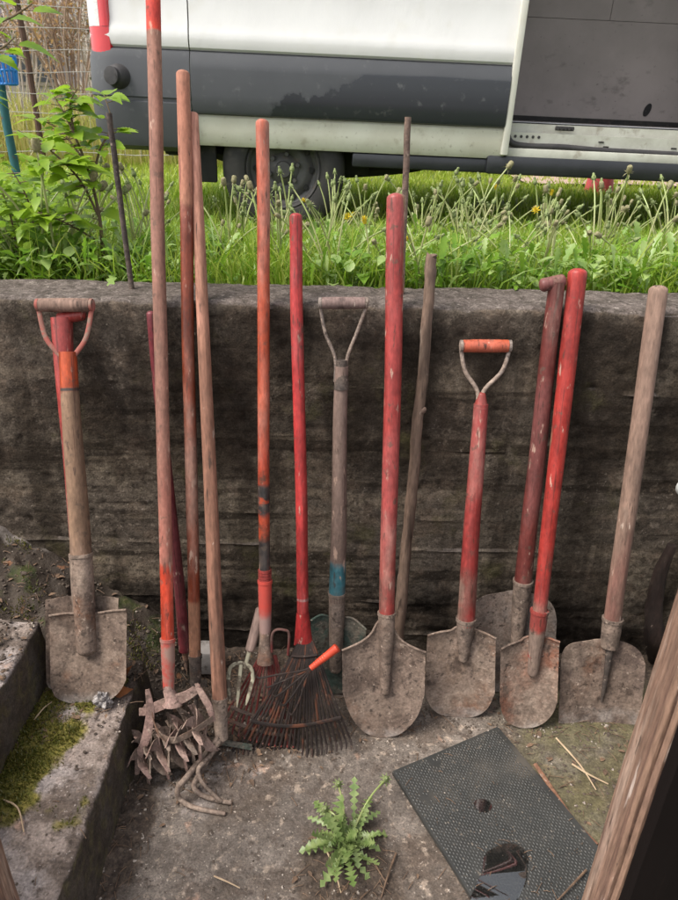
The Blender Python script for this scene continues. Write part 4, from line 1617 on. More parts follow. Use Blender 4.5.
BINS = [(25, 'behind the wooden spade grip'), (82, 'beside the lone iron rod'), (138, 'between the lone iron rod and the tallest pole'), (228, 'between the tan pole and the orange pole'),
        (279, 'between the orange pole and the bright red rake pole'), (330, 'above the teal banded shovel'), (375, 'just before the thick red handle'), (420, 'between the thick red handle and the crooked stick'),
        (462, 'above the orange grip bar'), (505, 'between the orange grip bar and the T handle'), (545, 'straight above the T handle'), (608, 'between the red handle and the bare wood handle'), (660, 'behind the top of the bare wood handle')]
ROWS = [(2.04, 'close to the wall edge'), (2.55, 'midway to the van'), (3.15, 'beside the van shadow')]
for i, (u, wh) in enumerate(BINS):
    for j, (y, rw) in enumerate(ROWS):
        if j == 2 and i in (0, 1, 3):
            continue
        yy = y + random.uniform(-.12, .16)
        x = at_y(u + random.uniform(-12, 12), 230, yy).x
        kinds = ['closed', 'closed', 'spent'] + (['yellow'] if (i + j) % 5 == 1 else [])
        clump(x, yy, random.randint(9, 14) if j else random.randint(5, 8), kinds, 'dandelion ' + rw + ', ' + wh, 1.0 if j else .9)
px = at_y(62, 282, 1.98)
clump(px.x, 1.98, 9, ['closed', 'spent', 'spent'], 'tallest dandelion clump with radiating pale stems under the sapling', 1.25)

# ------------------------------------------------------------------ van
YV = 4.0
hub_w = at_y(283, 170, YV + .06)
gz = hub_w.z - .345
VX = at_y(88, 90, YV)
th = rad(1.35)
MV = Matrix(((math.cos(th), 0, math.sin(th)), (0, 1, 0), (-math.sin(th), 0, math.cos(th)))).to_4x4()
MV.translation = Vector((VX.x, YV, gz + .03))
MVi = MV.inverted()
print('VAN', VX, gz)


def V(u, v, y=0.0):
    q = MVi @ at_y(u, v, YV + y)
    return q.x, q.z


van = empty('cargo_van', m=MV)
tag(van, 'white cargo van with dark side cladding and open sliding door parked on the lawn', 'van')
m_white = lay('white_van_paint', (.65, .64, .625), (.61, .60, .585), 3, layers=[dict(c=(.52, .49, .40), s=9, lo=.55, hi=.8, op=.25)], rough=(.20, .30), bump=((1.6, .35, .03, (1, 1, .6)),), spec=.5, coat=.5, detail=1)
m_skirt = lay('dirty_white_paint', (.58, .57, .49), (.50, .48, .40), 6, layers=[dict(c=(.30, .26, .19), s=14, lo=.55, hi=.75, op=.6), dict(c=(.2, .17, .13), s=40, lo=.62, hi=.7, op=.5)], rough=(.4, .6), bump=((30, .1, .002),))
x_w0, z_w0 = V(300, 128)
x_w1, z_w1 = V(360, 70)
WET = V(292, 104)[0] - 2.0 * V(292, 104)[1]
zc1 = V(250, 53)[1]
m_clad = lay('dark_cladding', (.064, .066, .072), (.054, .056, .062), 4, layers=[
    dict(c=(.028, .030, .035), s=6, lo=-1, hi=-.9, lin=(1, -2.0, WET, WET + .05, .85), rs=3.2, zr=(-1, zc1 - .07, .006), rag=.03, rough=.18),
    dict(c=(.16, .16, .155), s=18, lo=.58, hi=.75, op=.4)], rough=(.42, .6), bump=((300, .12, .0006),), spec=.4, seedobj=False)
m_black = lay('black_underbody', (.012, .012, .013), (.02, .019, .018), 10, layers=[dict(c=(.05, .042, .035), s=20, lo=.56, hi=.7, op=.6)], rough=(.6, .85))
m_sill = lay('black_sill', (.014, .015, .018), (.022, .023, .027), 8, rough=(.25, .45), spec=.5)
m_tyre = lay('tyre_rubber', (.022, .021, .021), (.035, .033, .031), 12, layers=[dict(c=(.08, .068, .055), s=16, lo=.52, hi=.72, op=.5)], rough=(.65, .85))
m_rim = lay('grimy_steel_rim', (.075, .072, .072), (.05, .047, .045), 14, layers=[dict(c=(.10, .08, .06), s=20, lo=.52, hi=.66, op=.6)], rough=(.45, .65), spec=.4)
xd = V(519, 66)[0]
zc1 = V(250, 53)[1]
zb = V(250, 116.5)[1]
zs = V(300, 150)[1]
RC = .13


def van_path(x1, rear=True):
    p = []
    if rear:
        p += [(0, y) for y in (1.95, 1.5, 1.0, .5)]
        p += [(RC - RC * math.sin(rad(a)), RC - RC * math.cos(rad(a))) for a in range(90, -1, -10)]
    else:
        p.append((RC + .005, 0))
    x = p[-1][0]
    n = int((x1 - x) / .06)
    p += [(x + (x1 - x) * i / n, 0) for i in range(1, n + 1)]
    return p


def van_band(name, prof, x1, mat, x0=None, x_is=None):
    P = van_path(x1)
    if x0 is not None:
        P = [q for q in P if q[1] == 0 and q[0] >= x0]
        P[0] = (x0, 0)
    rows = []
    for z, off in prof:
        row = []
        for i, q in enumerate(P):
            a, b = P[max(0, i - 1)], P[min(len(P) - 1, i + 1)]
            tx, ty = b[0] - a[0], b[1] - a[1]
            l = math.hypot(tx, ty)
            row.append((q[0] - ty / l * off, q[1] + tx / l * off, z))
        rows.append(row)
    mb = MB()
    mb.grid(rows)
    return mb.build(name, mat, van, angle=35)


ROOF = 2.32
xs1 = V(192, 100)[0]
SP = [(zc1 + .001, .010), (zc1 + .012, -.004), (zc1 + .05, -.012), (zc1 + .085, -.006), (zc1 + .12, .004), (zc1 + .25, .008), (zc1 + .6, .014), (1.75, .045), (2.05, .095), (2.2, .16), (ROOF - .03, .26), (ROOF, .36)]
van_band('rear_panel', SP, xs1 - .003, m_white)
van_band('side_panel', SP, xd, m_white, x0=xs1 + .003)
van_band('cladding', [(zc1, .012), (zc1 - .008, -.004), (zc1 - .055, -.022), (zc1 - .085, -.026), (zc1 - .2, -.027), (zb + .02, -.025), (zb + .006, -.018), (zb + .001, .012)], xd - .035, m_clad, x0=xs1 + .003)
van_band('rear_bumper', [(zc1, .012), (zc1 - .008, -.008), (zc1 - .05, -.022), (zc1 - .22, -.03), (zc1 - .225, -.022), (zc1 - .24, -.022), (zc1 - .245, -.03), (zb - .12, -.026), (zb - .165, -.01), (zb - .19, .05)], xs1, m_clad)
van_band('lower_skirt', [(zb, .012), (zb - .012, .004), (zb - .07, .006), (zs + .02, .016), (zs, .03), (zs + .01, .09)], xd - .012, m_skirt, x0=xs1 + .004)
x_s0 = V(352, 160)[0]
zs2 = V(640, 181)[1]
zs3 = V(640, 162)[1]
mb = MB()
mb.box((x_s0, .03, zs - .075), (xd + .02, .16, zs - .004), bev=.012)
mb.box((xd - .1, .012, zs2), (xd + 1.55, .16, zs3), bev=.015)
mb.build('sill', m_sill, van)
# opening: edge strip, step, floor, lining
mb = MB()
mb.box((xd - .034, -.022, zs + .02), (xd + .002, .06, 2.02), bev=.008)
mb.build('door_pillar', lay('pillar_paint', (.62, .61, .55), (.56, .54, .47), 8, rough=(.3, .45)), van)
zf = V(600, 122)[1]
xo1 = xd + 1.30
m_step_paint = lay('step_paint', (.46, .46, .40), (.36, .35, .30), 10, layers=[dict(c=(.2, .17, .13), s=14, lo=.56, hi=.7, op=.6)], rough=(.35, .6))
m_alu = lay('worn_alloy', (.34, .34, .35), (.22, .22, .23), 20, (.2, 1, 1), rough=(.35, .5), metallic=.3)
m_rubber = lay('black_seal', (.03, .028, .03), (.045, .042, .042), 18, rough=(.5, .7))


def zv(v, y):
    return V(600, v, y)[1]


mb = MB()
mb.box((xd + .004, .06, zv(159, .05)), (xo1, .075, zv(136, .06)))
mb.box((xd + .004, .022, zv(163.5, .02)), (xo1, .075, zv(152, .02)), bev=.006)
mb.box((xd + .004, .10, zv(140, .1)), (xo1, .125, zv(127, .1)))
mb.box((xd + .004, .078, zv(143, .08)), (xo1, .098, zv(139, .08)))
mb.build('door_step', m_step_paint, van)
mb = MB()
mb.box((xd + .004, .13, zv(131, .13)), (xo1, .16, zv(125, .13)), bev=.003)
mb.build('floor_trim', m_alu, van)
mb = MB()
mb.tube(catmull([(xd + .0, .05, zv(139, .05)), (xd + .03, .045, zv(147, .05)), (xd + .12, .045, zv(149.5, .05)), (xd + .3, .045, zv(149, .05)), (xd + .5, .045, zv(150.5, .05)), (xd + .8, .045, zv(151, .05)), (xo1, .045, zv(152, .05))], 6), .016, 10)
mb.build('rubber_seal', m_rubber, van)
for x0, x1, va, vb in ((xd + .03, xd + .19, 137, 143), (xd + .26, xd + .36, 128, 132.5)):
    mb = MB()
    mb.box((x0, .068, zv(vb, .08)), (x1, .085, zv(va, .08)), bev=.003)
    for k in range(5):
        a = x0 + (x1 - x0) * (k + .5) / 5
        mb.tube([(a, .07, zv((va + vb) / 2, .08)), (a, .058, zv((va + vb) / 2, .08))], .008, 10)
    mb.build('roller_bracket', m_rubber, van)
for x0, va, y in ((xd + .5, 141.5, .056), (xd + .53, 146, .056), (xd + .9, 144.5, .056)):
    mb = MB()
    mb.box((x0, y, zv(va + 1.3, y)), (x0 + .03, y + .01, zv(va, y)), bev=.001)
    mb.build('step_slot', m_black, van)
m_lin = lay('grey_lining', (.26, .23, .22), (.21, .187, .177), 3, layers=[
    dict(c=(.10, .085, .08), s=9, st=(1, 1, 1.6), lo=.58, hi=.74, op=.6), dict(c=(.12, .1, .1), s=45, lo=.66, hi=.70, op=.8)], rough=(.5, .7), bump=((40, .1, .001),), seedobj=False)
YL = .95
zl = V(600, 20, YL)[1]
xl_ = V(612, 10, YL)[0]
mb = MB()
mb.box((xd - 1.2, YL, zf - .05), (xo1 + .1, YL + .02, zl - .003))
mb.box((xd - 1.2, YL + .003, zl), (xl_ - .003, YL + .02, ROOF - .1))
mb.box((xl_, YL + .003, zl), (xo1 + .1, YL + .02, ROOF - .1))
mb.build('lining', m_lin, van, smooth=False)
mb = MB()
mb.box((xd - 1.2, YL - .006, zf - .05), (xo1 + .1, YL - .001, zv(119, YL)))
mb.build('lining_edge', m_black, van)
cx, cz = V(647, 110, YL)
mb = MB()
mb.tube([(cx, YL + .001, cz), (cx, YL - .006, cz)], .035, 18)
o = mb.build('lining_hole', m_black, van)
for q in o.data.vertices:
    dx, dz = q.co.x - cx, q.co.z - cz
    q.co.x = cx + dx * .62 + dz * .25
    q.co.z = cz + dz * 1.1
mb = MB()
mb.box((xd - 1.2, .13, zf - .08), (xo1, YL, zf - .02))
mb.build('load_floor', m_lin, van)
# body shell beyond the frame
mb = MB()
mb.grid([[(0.0, .36, ROOF), (0.0, 1.59, ROOF)], [(1.0, .36, ROOF + .04), (1.0, 1.59, ROOF + .04)], [(xo1, .36, ROOF + .04), (xo1, 1.59, ROOF + .04)], [(xo1 + .8, .36, ROOF - .02), (xo1 + .8, 1.59, ROOF - .02)]])
mb.grid([[(xd, .10, 2.05), (xo1 + .8, .10, 2.05)], [(xd, .16, 2.2), (xo1 + .8, .16, 2.2)], [(xd, .36, ROOF), (xo1 + .8, .36, ROOF)]])
mb.grid([[(0, 1.95, .5), (xo1 + .8, 1.95, .5)], [(0, 1.95, 1.6), (xo1 + .8, 1.95, 1.6)], [(0, 1.78, 2.2), (xo1 + .8, 1.78, 2.2)], [(0, 1.59, ROOF), (xo1 + .8, 1.59, ROOF)]])
mb.grid([[(0, .36, ROOF), (0, 1.59, ROOF)], [(0, .05, 1.7), (0, 1.9, 1.7)]])
mb.build('roof', m_white, van)
# cab
side = [(xo1, .45), (xo1 + 2.15, .45), (xo1 + 2.25, .75), (xo1 + 2.2, 1.05), (xo1 + 1.55, 1.25), (xo1 + .85, 2.1), (xo1 + .7, ROOF), (xo1, ROOF)]
mb = MB()
n = len(side)
mb.v = [(x, .0 if z < 1.3 else .12, z) for x, z in side] + [(x, 1.95 if z < 1.3 else 1.8, z) for x, z in side]
mb.f = [tuple(range(n)), tuple(range(n, 2 * n))[::-1]] + [(i, (i + 1) % n, n + (i + 1) % n, n + i)[::-1] for i in range(n)]
mb.build('cab', m_white, van, smooth=False)
mb = MB()
mb.grid([[(xo1 + .15, .112, 1.4), (xo1 + 1.25, .112, 1.4)], [(xo1 + .15, .116, 1.98), (xo1 + .85, .116, 1.98)]])
mb.build('cab_window', lay('dark_glass', (.02, .022, .025), (.02, .022, .025), rough=(.05, .08), spec=.6), van, smooth=False)
# under the body
mb = MB()
mb.box((.25, .42, .36), (xo1 + 1.9, 1.6, .60), bev=.03)
mb.box((.3, .30, .47), (xo1 + 1.5, .40, .58), bev=.01)
mb.box((V(330, 160)[0], .30, .30), (V(372, 160)[0], .5, .52), bev=.02)
mb.tube(catmull([(.35, .36, .46), (.7, .36, .36), (hub_w.x - VX.x, .36, .30), (1.7, .36, .36), (2.0, .36, .46)], 6), .035, 8)
mb.tube([(hub_w.x - VX.x, .2, .345), (hub_w.x - VX.x, 1.75, .345)], .05, 12)
mb.build('chassis', m_black, van)
a0, a1 = V(196, 140, .1), V(221, 183, .1)
mb = MB()
mb.box((a0[0], .10, a1[1]), (a1[0] - .02, .125, a0[1] + .05), bev=.01)
mb.build('mud_flap', m_black, van)
# wheels
hx, hz = (MVi @ hub_w).x, (MVi @ hub_w).z


def lathe_y(mb, cx, cy, cz, prof, n=48):
    mb.grid([[(cx + r * math.cos(2 * math.pi * k / n), cy + y, cz + r * math.sin(2 * math.pi * k / n)) for k in range(n)] for r, y in prof], close=True)


def wheel(x, y, sgn):
    w = MB()
    lathe_y(w, 0, 0, 0, [(.205, .02 * sgn), (.215, .0), (.25, -.012 * sgn), (.30, -.004 * sgn), (.322, .012 * sgn), (.338, .03 * sgn), (.343, .06 * sgn), (.340, .064 * sgn), (.340, .07 * sgn), (.343, .075 * sgn), (.344, .12 * sgn), (.34, .19 * sgn), (.31, .215 * sgn), (.21, .21 * sgn)])
    t_ = w.build('tyre', m_tyre, van)
    r_ = MB()
    lathe_y(r_, 0, 0, 0, [(.21, .018 * sgn), (.20, .008 * sgn), (.192, .02 * sgn), (.185, .06 * sgn), (.165, .075 * sgn), (.135, .055 * sgn), (.12, .05 * sgn), (.085, .062 * sgn), (.07, .05 * sgn), (.045, .035 * sgn), (.04, .02 * sgn), (.0005, .018 * sgn)])
    rm = r_.build('rim', m_rim, t_)
    for k in range(6):
        a = 2 * math.pi * (k + .3) / 6
        q = MB()
        q.tube([(.082 * math.cos(a), .06 * sgn, .082 * math.sin(a)), (.082 * math.cos(a), .03 * sgn, .082 * math.sin(a))], .012, 6)
        q.build('wheel_nut', m_rim, t_)
    for k in range(10 if sgn > 0 else 0):
        a = 2 * math.pi * k / 10
        q = MB()
        c_ = Vector((.152 * math.cos(a), .066 * sgn, .152 * math.sin(a)))
        q.tube([c_, c_ + Vector((0, -.006 * sgn, 0))], .017, 12)
        q.build('vent_hole', m_black, t_)
    t_.location = (x, y, z_wheel(x))


def z_wheel(x):
    return hz


wheel(hx, .06, 1)
wheel(hx, 1.89, -1)
wheel(xo1 + 1.3, .06, 1)
wheel(xo1 + 1.3, 1.89, -1)
# tail light and rubber stop on the rear corner
PC = van_path(.2)


def corner_pt(x, off, z):
    if x < RC:
        y = RC - math.sqrt(max(0, RC * RC - (RC - x) ** 2))
        n = Vector((RC - x, RC - y, 0)).normalized()
    else:
        y, n = 0, Vector((0, 1, 0))
    return Vector((x, y, z)) - n * off + Vector((0, 0, 0))


def lens(name, x0, x1, z0, z1, mat, off=.010):
    rows = [[corner_pt(x0 + (x1 - x0) * i / 8, off + .004 * math.sin(math.pi * i / 8), z0 + (z1 - z0) * j / 6) for i in range(9)] for j in range(7)]
    mb = MB()
    mb.sheet(rows, (0.4, .9, 0), .02)
    return mb.build(name, mat, van)


z58, z27 = V(98, 58)[1], V(98, 26)[1]
xm, xe = V(100, 20)[0], V(108.5, 20)[0]
m_redl = lay('red_lens', (.55, .012, .02), (.48, .01, .018), 20, rough=(.1, .2), spec=.6, bump=((400, .1, .0005),), coat=.5)
m_clr = lay('clear_lens', (.68, .66, .64), (.5, .48, .48), 60, (1, 1, 4), rough=(.1, .2), spec=.6, coat=.5)
lens('red_lens', .006, xe, z58, z27, m_redl)
lens('red_lens', xm, xe, z27 + .001, z27 + .55, m_redl)
lens('clear_lens', .006, xm - .001, z27 + .001, z27 + .55, m_clr)
bx, bz = V(121, 77)
mb = MB()
c_ = Vector((bx, .0, bz))
dr = Vector((-.35, -1, .05)).normalized()
mb.tube([c_ + dr * -.01, c_ + dr * .03, c_ + dr * .055, c_ + dr * .062, c_ + dr * .085, c_ + dr * .09, c_ + dr * .085, c_ + dr * .06], [.066, .058, .050, .042, .042, .036, .030, .026], 24)
mb.build('rubber_stop', m_rubber, van)

# ------------------------------------------------------------------ beyond the lawn
m_kerb = lay('pale_kerb', (.36, .30, .27), (.24, .20, .18), 5, layers=[dict(c=(.10, .09, .05), s=9, lo=.55, hi=.68)], bump=((40, .4, .004),))
mb = MB()
mb.box((-14, 10.9, GZ - .05), (9, 11.1, GZ + .13), bev=.02)
tag(mb.build('kerb', m_kerb), kind='structure')
mb = MB()
mb.grid([[(x, y, GZ + .03 + .012 * nz3(x, y, 0, 1.5)) for x in np.linspace(1.75, 9, 30)] for y in np.linspace(7.0, 8.4, 8)])
tag(mb.build('path', lay('pink_gravel', (.42, .30, .25), (.33, .23, .19), 30, bump=((90, .6, .004),))), kind='structure')
pb = at_z(598, 193, GZ + .01)
mb = MB()
bs = 0.5 * 29 * depth(pb) / F
mb.tube([(0, 0, 0), (0, 0, .02), (0, 0, .02), (0, 0, .30), (0, 0, .31)], [bs, bs * .98, bs * .95, bs * .68, bs * .62], 24)
pk = empty('pink_tub', pb)
tag(pk, 'small pink red upturned tub on the lawn seen under the van sill', 'tub')
mb.build('wall', lay('pink_plastic', (.62, .10, .11), (.55, .085, .095), 10, rough=(.4, .6)), pk)

# rusty and painted fence posts with wires
m_post = lay('rusty_post', (.10, .055, .04), (.07, .04, .03), 12, bump=((60, .3, .002),))
m_teal = lay('teal_paint', (.03, .12, .13), (.025, .09, .10), 9, layers=[dict(c=(.1, .06, .04), s=14, lo=.6, hi=.68)])
YF = 8.0
fence = empty('wire_fence', (0, YF, GZ))
tag(fence, 'rusty post and wire garden fence behind the van', 'fence')


def wpart(mb, name, mat, root, **k):
    o = mb.build(name, mat, root, **k)
    o.matrix_parent_inverse = Matrix.Translation(root.location).inverted()
    return o


fx = at_y(32, 90, YF).x
for k in range(-2, 5):
    x = fx + k * 1.9 + (0 if k == 0 else random.uniform(-.2, .2))
    mb = MB()
    mb.tube([(x, YF, GZ - .1), (x + .01, YF, GZ + 1.0), (x + random.uniform(-.03, .03), YF, GZ + 1.75)], .032, 8)
    wpart(mb, 'post', m_post, fence)
m_wire = lay('pale_wire', (.42, .40, .38), (.3, .28, .26), 10, rough=(.4, .6))
mb = MB()
for k in range(9):
    z = GZ + .15 + .19 * k
    mb.tube([(fx - 4 + .5 * i, YF - .03, z + .015 * math.sin(i * 1.7 + k)) for i in range(26)], .0035, 5)
for k in range(48):
    x = fx - 3 + .17 * k
    mb.tube([(x, YF - .028, GZ + .12), (x + .01, YF - .028, GZ + .9), (x, YF - .028, GZ + 1.7)], .0025, 4)
wpart(mb, 'wire_mesh', m_wire, fence)
tp = at_y(2, 90, 6.2)
mb = MB()
tb = at_y(12, 146, 6.2)
mb.tube([(tb.x, 6.2, GZ - .05), (tb.x - .01, 6.2, GZ + .5), (tp.x, 6.2, tp.z + .05)], .035, 10)
o = empty('garden_post', (tb.x, 6.2, GZ))
tag(o, 'teal painted garden post holding the blue basket', 'post')
wpart(mb, 'post', m_teal, o)
bk = at_y(9, 84, 6.1)
bo = empty('blue_basket', bk)
tag(bo, 'bright blue slatted plastic basket hanging by the teal post', 'basket')
m_blue = lay('blue_plastic', (.03, .20, .55), (.025, .15, .45), 12, rough=(.35, .5))
mb = MB()
rw, hh = .08, .19
for k in range(14):
    a = 2 * math.pi * k / 14
    mb.tube([(rw * .8 * math.cos(a), rw * .8 * math.sin(a), 0), (rw * math.cos(a), rw * math.sin(a), hh)], .011, 6)
for z, r in ((0, .8), (hh * .5, .9), (hh, 1.03)):
    mb.tube([(rw * r * math.cos(2 * math.pi * k / 20), rw * r * math.sin(2 * math.pi * k / 20), z) for k in range(21)], .010, 6)
mb.tube([(rw * .78 * math.cos(0), 0, -.004), (0, 0, -.004)], .01, 6)
mb.build('body', m_blue, bo)
mb = MB()
mb.tube(catmull([(-rw, 0, hh), (-rw * .5, 0, hh + .06), (rw * .5, 0, hh + .06), (rw, 0, hh)], 5), .006, 6)
mb.build('handle', m_black, bo)

# overgrown garden behind the fence: dry stems, twigs, tall yellowing grass
p = scatter(14000, 8.1, 12.5, 5.2, 8)
p[:, 0] -= 2.0
blades('tall_grass', p, np.full(len(p), GZ), rng.uniform(.3, .95, len(p)), rng.uniform(.005, .011, len(p)), .5, leafmat('dry_grass', (.50, .48, .13), (.36, .40, .09), (.66, .54, .26), .45))
m_twig = lay('bare_twigs', (.46, .33, .25), (.30, .21, .16), 6, seedobj=False)
m_twig2 = lay('pale_twigs', (.66, .59, .53), (.5, .44, .4), 6, seedobj=False)
m_dry = leafmat('dry_leaves', (.58, .36, .14), (.44, .30, .16), None, .4, scale=3)


def shrub(name, x, y, h, w, n, mat, leafm, nl, label, lsz=.06):
    r = empty(name, (x, y, GZ))
    tag(r, label, 'shrub', 'bare shrubs behind the fence')
    mb = MB()
    tips = []
    for i in range(n):
        a = random.uniform(0, 6.28)
        e = random.uniform(.15, 1)
        d = Vector((math.cos(a) * w * e, math.sin(a) * w * e * .6, h * random.uniform(.6, 1)))
        m1 = d * .5 + Vector((random.uniform(-.15, .15), random.uniform(-.15, .15), .1 * h))
        c = catmull([(0, 0, 0), m1, d, d + Vector((math.cos(a) * .3, 0, -.1 + random.uniform(-.1, .3)))], 4)
        mb.tube(c, [.016 * (1 - .8 * j / len(c)) for j in range(len(c))], 5)
        for q in c[4:]:
            for _ in range(2):
                t_ = q + Vector((random.uniform(-.35, .35), random.uniform(-.2, .2), random.uniform(-.1, .35)))
                mb.tube([q, q.lerp(t_, .5) + Vector((0, 0, .03)), t_], [.006, .004, .002], 4)
                tips.append(q.lerp(t_, random.random()))
                tips.append(t_)
    mb.build('branches', mat, r)
    mb = MB()
    for i in range(nl):
        q = random.choice(tips) + Vector((random.uniform(-.1, .1), random.uniform(-.1, .1), random.uniform(-.1, .1)))
        leaf(mb, q, rdir(-60, 40), (0, 0, 1), lsz * random.uniform(.7, 1.3), lsz * .6, .3, .2, 3)
    mb.build('foliage', leafm, r)


gx = lambda u, y: at_y(u, 90, y).x
shrub('shrub', gx(70, 9.5), 9.5, 2.3, .9, 22, m_twig, m_dry, 1100, 'bare shrub with brown dry leaves close to the tail light')
shrub('shrub', gx(20, 10.2), 10.2, 2.2, 1.0, 20, m_twig2, m_dry, 900, 'pale twiggy shrub behind the rusty fence post')
shrub('shrub', gx(95, 11.8), 11.8, 2.6, 1.1, 22, m_twig2, leafmat('olive_leaves', (.16, .17, .05), (.10, .11, .04), None, .3), 450, 'taller olive leaved shrub partly behind the van corner')
shrub('shrub', gx(-40, 9.0), 9.0, 2.0, 1.0, 18, m_twig, leafmat('spring_leaves', (.17, .24, .04), (.11, .18, .03), None, .4), 600, 'shrub in pale spring leaf beyond the teal post')
m_hedge = leafmat('hedge_leaves', (.07, .12, .03), (.04, .075, .02), None, .25, scale=2)
mb = MB()
for i in range(5200):
    x = random.uniform(-22, 26)
    y = 19 + random.uniform(-.8, .8)
    z = GZ + random.random() ** .8 * (2.2 + .6 * nz3(x, 0, 0, .4))
    if x < -1.0 and x > -9:
        continue
    leaf(mb, (x, y, z), rdir(-40, 60), (0, 0, 1), .22, .13, .3, .2, 3)
tag(mb.build('hedge', m_hedge), kind='stuff')

# dim house far behind the shrubs
hxc = gx(55, 17.0)
hs = empty('garden_house', (hxc, 17, GZ))
tag(hs, 'grey walled house with a dark roof far behind the bare shrubs', 'house')
m_hw = lay('mauve_render', (.30, .26, .27), (.24, .21, .22), 3, bump=((40, .3, .004),))
m_hr = lay('dark_roof_tiles', (.085, .075, .08), (.055, .05, .055), 5, (1, 1, 6), bump=((20, .4, .01, (1, 8, 1)),))
mb = MB()
mb.box((-4.5, 0, 0), (3.2, 6, 2.3))
mb.build('wall', m_hw, hs, smooth=False)
mb = MB()
mb.sheet([[(-4.9, -.5, 2.15), (3.6, -.5, 2.15)], [(-4.9, 3, 4.2), (3.6, 3, 4.2)]], (0, .3, -1), .12)
mb.sheet([[(-4.9, 3, 4.2), (3.6, 3, 4.2)], [(-4.9, 6.5, 2.15), (3.6, 6.5, 2.15)]], (0, -.3, -1), .12)
mb.build('roof', m_hr, hs, smooth=False)
for x in (-2.6, -.3, 1.6):
    mb = MB()
    mb.box((x - .5, -.05, .9), (x + .5, -.003, 1.9), bev=.01)
    w_ = mb.build('window', m_kerb, hs)
    mb = MB()
    mb.box((x - .42, -.062, .98), (x + .42, -.053, 1.82))
    mb.build('pane', lay('house_glass', (.03, .035, .045), (.05, .055, .06), rough=(.05, .1), spec=.6), w_)

# ------------------------------------------------------------------ sapling and overhanging branch
m_sap = leafmat('sapling_leaves', (.30, .44, .03), (.20, .34, .02), None, .55, scale=14)
m_bark = lay('sapling_bark', (.15, .10, .065), (.10, .075, .045), 14, seedobj=False)


def ov(s):
    return math.sin(math.pi * min(1, (.04 + .96 * s)) ** .62) * (1 if s < .97 else .2)


def sprig(root, stems, nleaf, size, nm='branch'):
    """stems: pixel polylines with a distance; each is a branch with toothed leaves along it."""
    mb = MB()
    mb2 = MB()
    base = Vector(root.location)
    for px_, r0 in stems:
        pts = catmull([at_y(u, v, y) - base for u, v, y in px_], 6)
        mb.tube(pts, [r0 * (1 - .7 * i / len(pts)) for i in range(len(pts))], 7)
        for i in range(nleaf):
            q = pts[int(len(pts) * (.25 + .75 * random.random())) - 1]
            a = random.uniform(0, 6.28)
            d = Vector((math.cos(a), math.sin(a) * .8 - .2, random.uniform(-.1, .35)))
            st = q + d.normalized() * size * .35
            mb.tube([q, st], .0012, 4)
            L_ = size * random.uniform(.65, 1.2)
            leaf(mb2, st, d, (random.uniform(-.3, .3), random.uniform(-.5, 0), 1), L_, L_ * .72, random.uniform(.1, .45), .18, 13, ov, .16, random.uniform(-.3, .3))
    mb.build(nm, m_bark, root)
    mb2.build('foliage', m_sap, root, angle=80)


b_ = at_y(105, 283, 2.02)
sp = empty('sapling', (b_.x, 2.02, lawn_z(b_.x, 2.02)))
tag(sp, 'bright green broad leaved sapling beside the lone iron rod', 'sapling')
sprig(sp, [([(105, 284, 2.02), (100, 220, 2.03), (88, 170, 2.05), (70, 125, 2.1), (52, 92, 2.15)], .006),
           ([(98, 215, 2.03), (80, 180, 2.0), (50, 150, 1.98), (18, 130, 2.0)], .004),
           ([(92, 185, 2.05), (100, 150, 2.1), (112, 125, 2.15), (104, 95, 2.2)], .004),
           ([(84, 160, 2.05), (60, 130, 2.15), (35, 118, 2.2)], .003),
           ([(90, 175, 2.04), (70, 165, 1.97), (40, 168, 1.95)], .003),
           ([(74, 130, 2.1), (70, 105, 2.1), (78, 88, 2.1)], .003),
           ([(96, 240, 2.02), (70, 225, 1.96), (45, 215, 1.93), (15, 212, 1.92)], .003),
           ([(40, 284, 2.0), (36, 240, 2.0), (28, 200, 2.0), (12, 170, 2.0)], .004),
           ([(20, 284, 2.0), (14, 230, 2.0), (2, 190, 2.0)], .004)], 24, .062)
b_ = at_y(-60, 260, 2.5)
tr = empty('young_tree', (b_.x, 2.5, lawn_z(b_.x, 2.5)))
tag(tr, 'young tree whose pale green leafy twigs hang into the top corner', 'tree')
mb = MB()
mb.tube([Vector((0, 0, -.05)), Vector((.01, 0, .6)), Vector((-.02, 0, 1.3)), Vector((0, 0, 2.0))], [.035, .03, .024, .014], 10)
mb.build('trunk', m_bark, tr)
sprig(tr, [([(-58, 60, 2.5), (-20, 30, 2.4), (10, 18, 2.3), (32, 4, 2.25)], .006),
           ([(-58, 90, 2.5), (-25, 62, 2.35), (2, 48, 2.25), (14, 38, 2.2)], .005),
           ([(-58, 120, 2.5), (-30, 95, 2.4), (-5, 75, 2.3)], .005),
           ([(-58, 20, 2.5), (-20, -10, 2.4), (20, -14, 2.3), (40, -2, 2.25)], .005)], 8, .09)

# ------------------------------------------------------------------ dandelion growing from the floor, litter
m_fd = leafmat('floor_dandelion', (.26, .32, .12), (.12, .185, .05), None, .25, scale=40)


def lobed(s):
    return (.16 + .84 * min(1, s / .75) ** 1.3) * (1 if s < .82 else 1 - ((s - .82) / .18) ** 2 * .9)


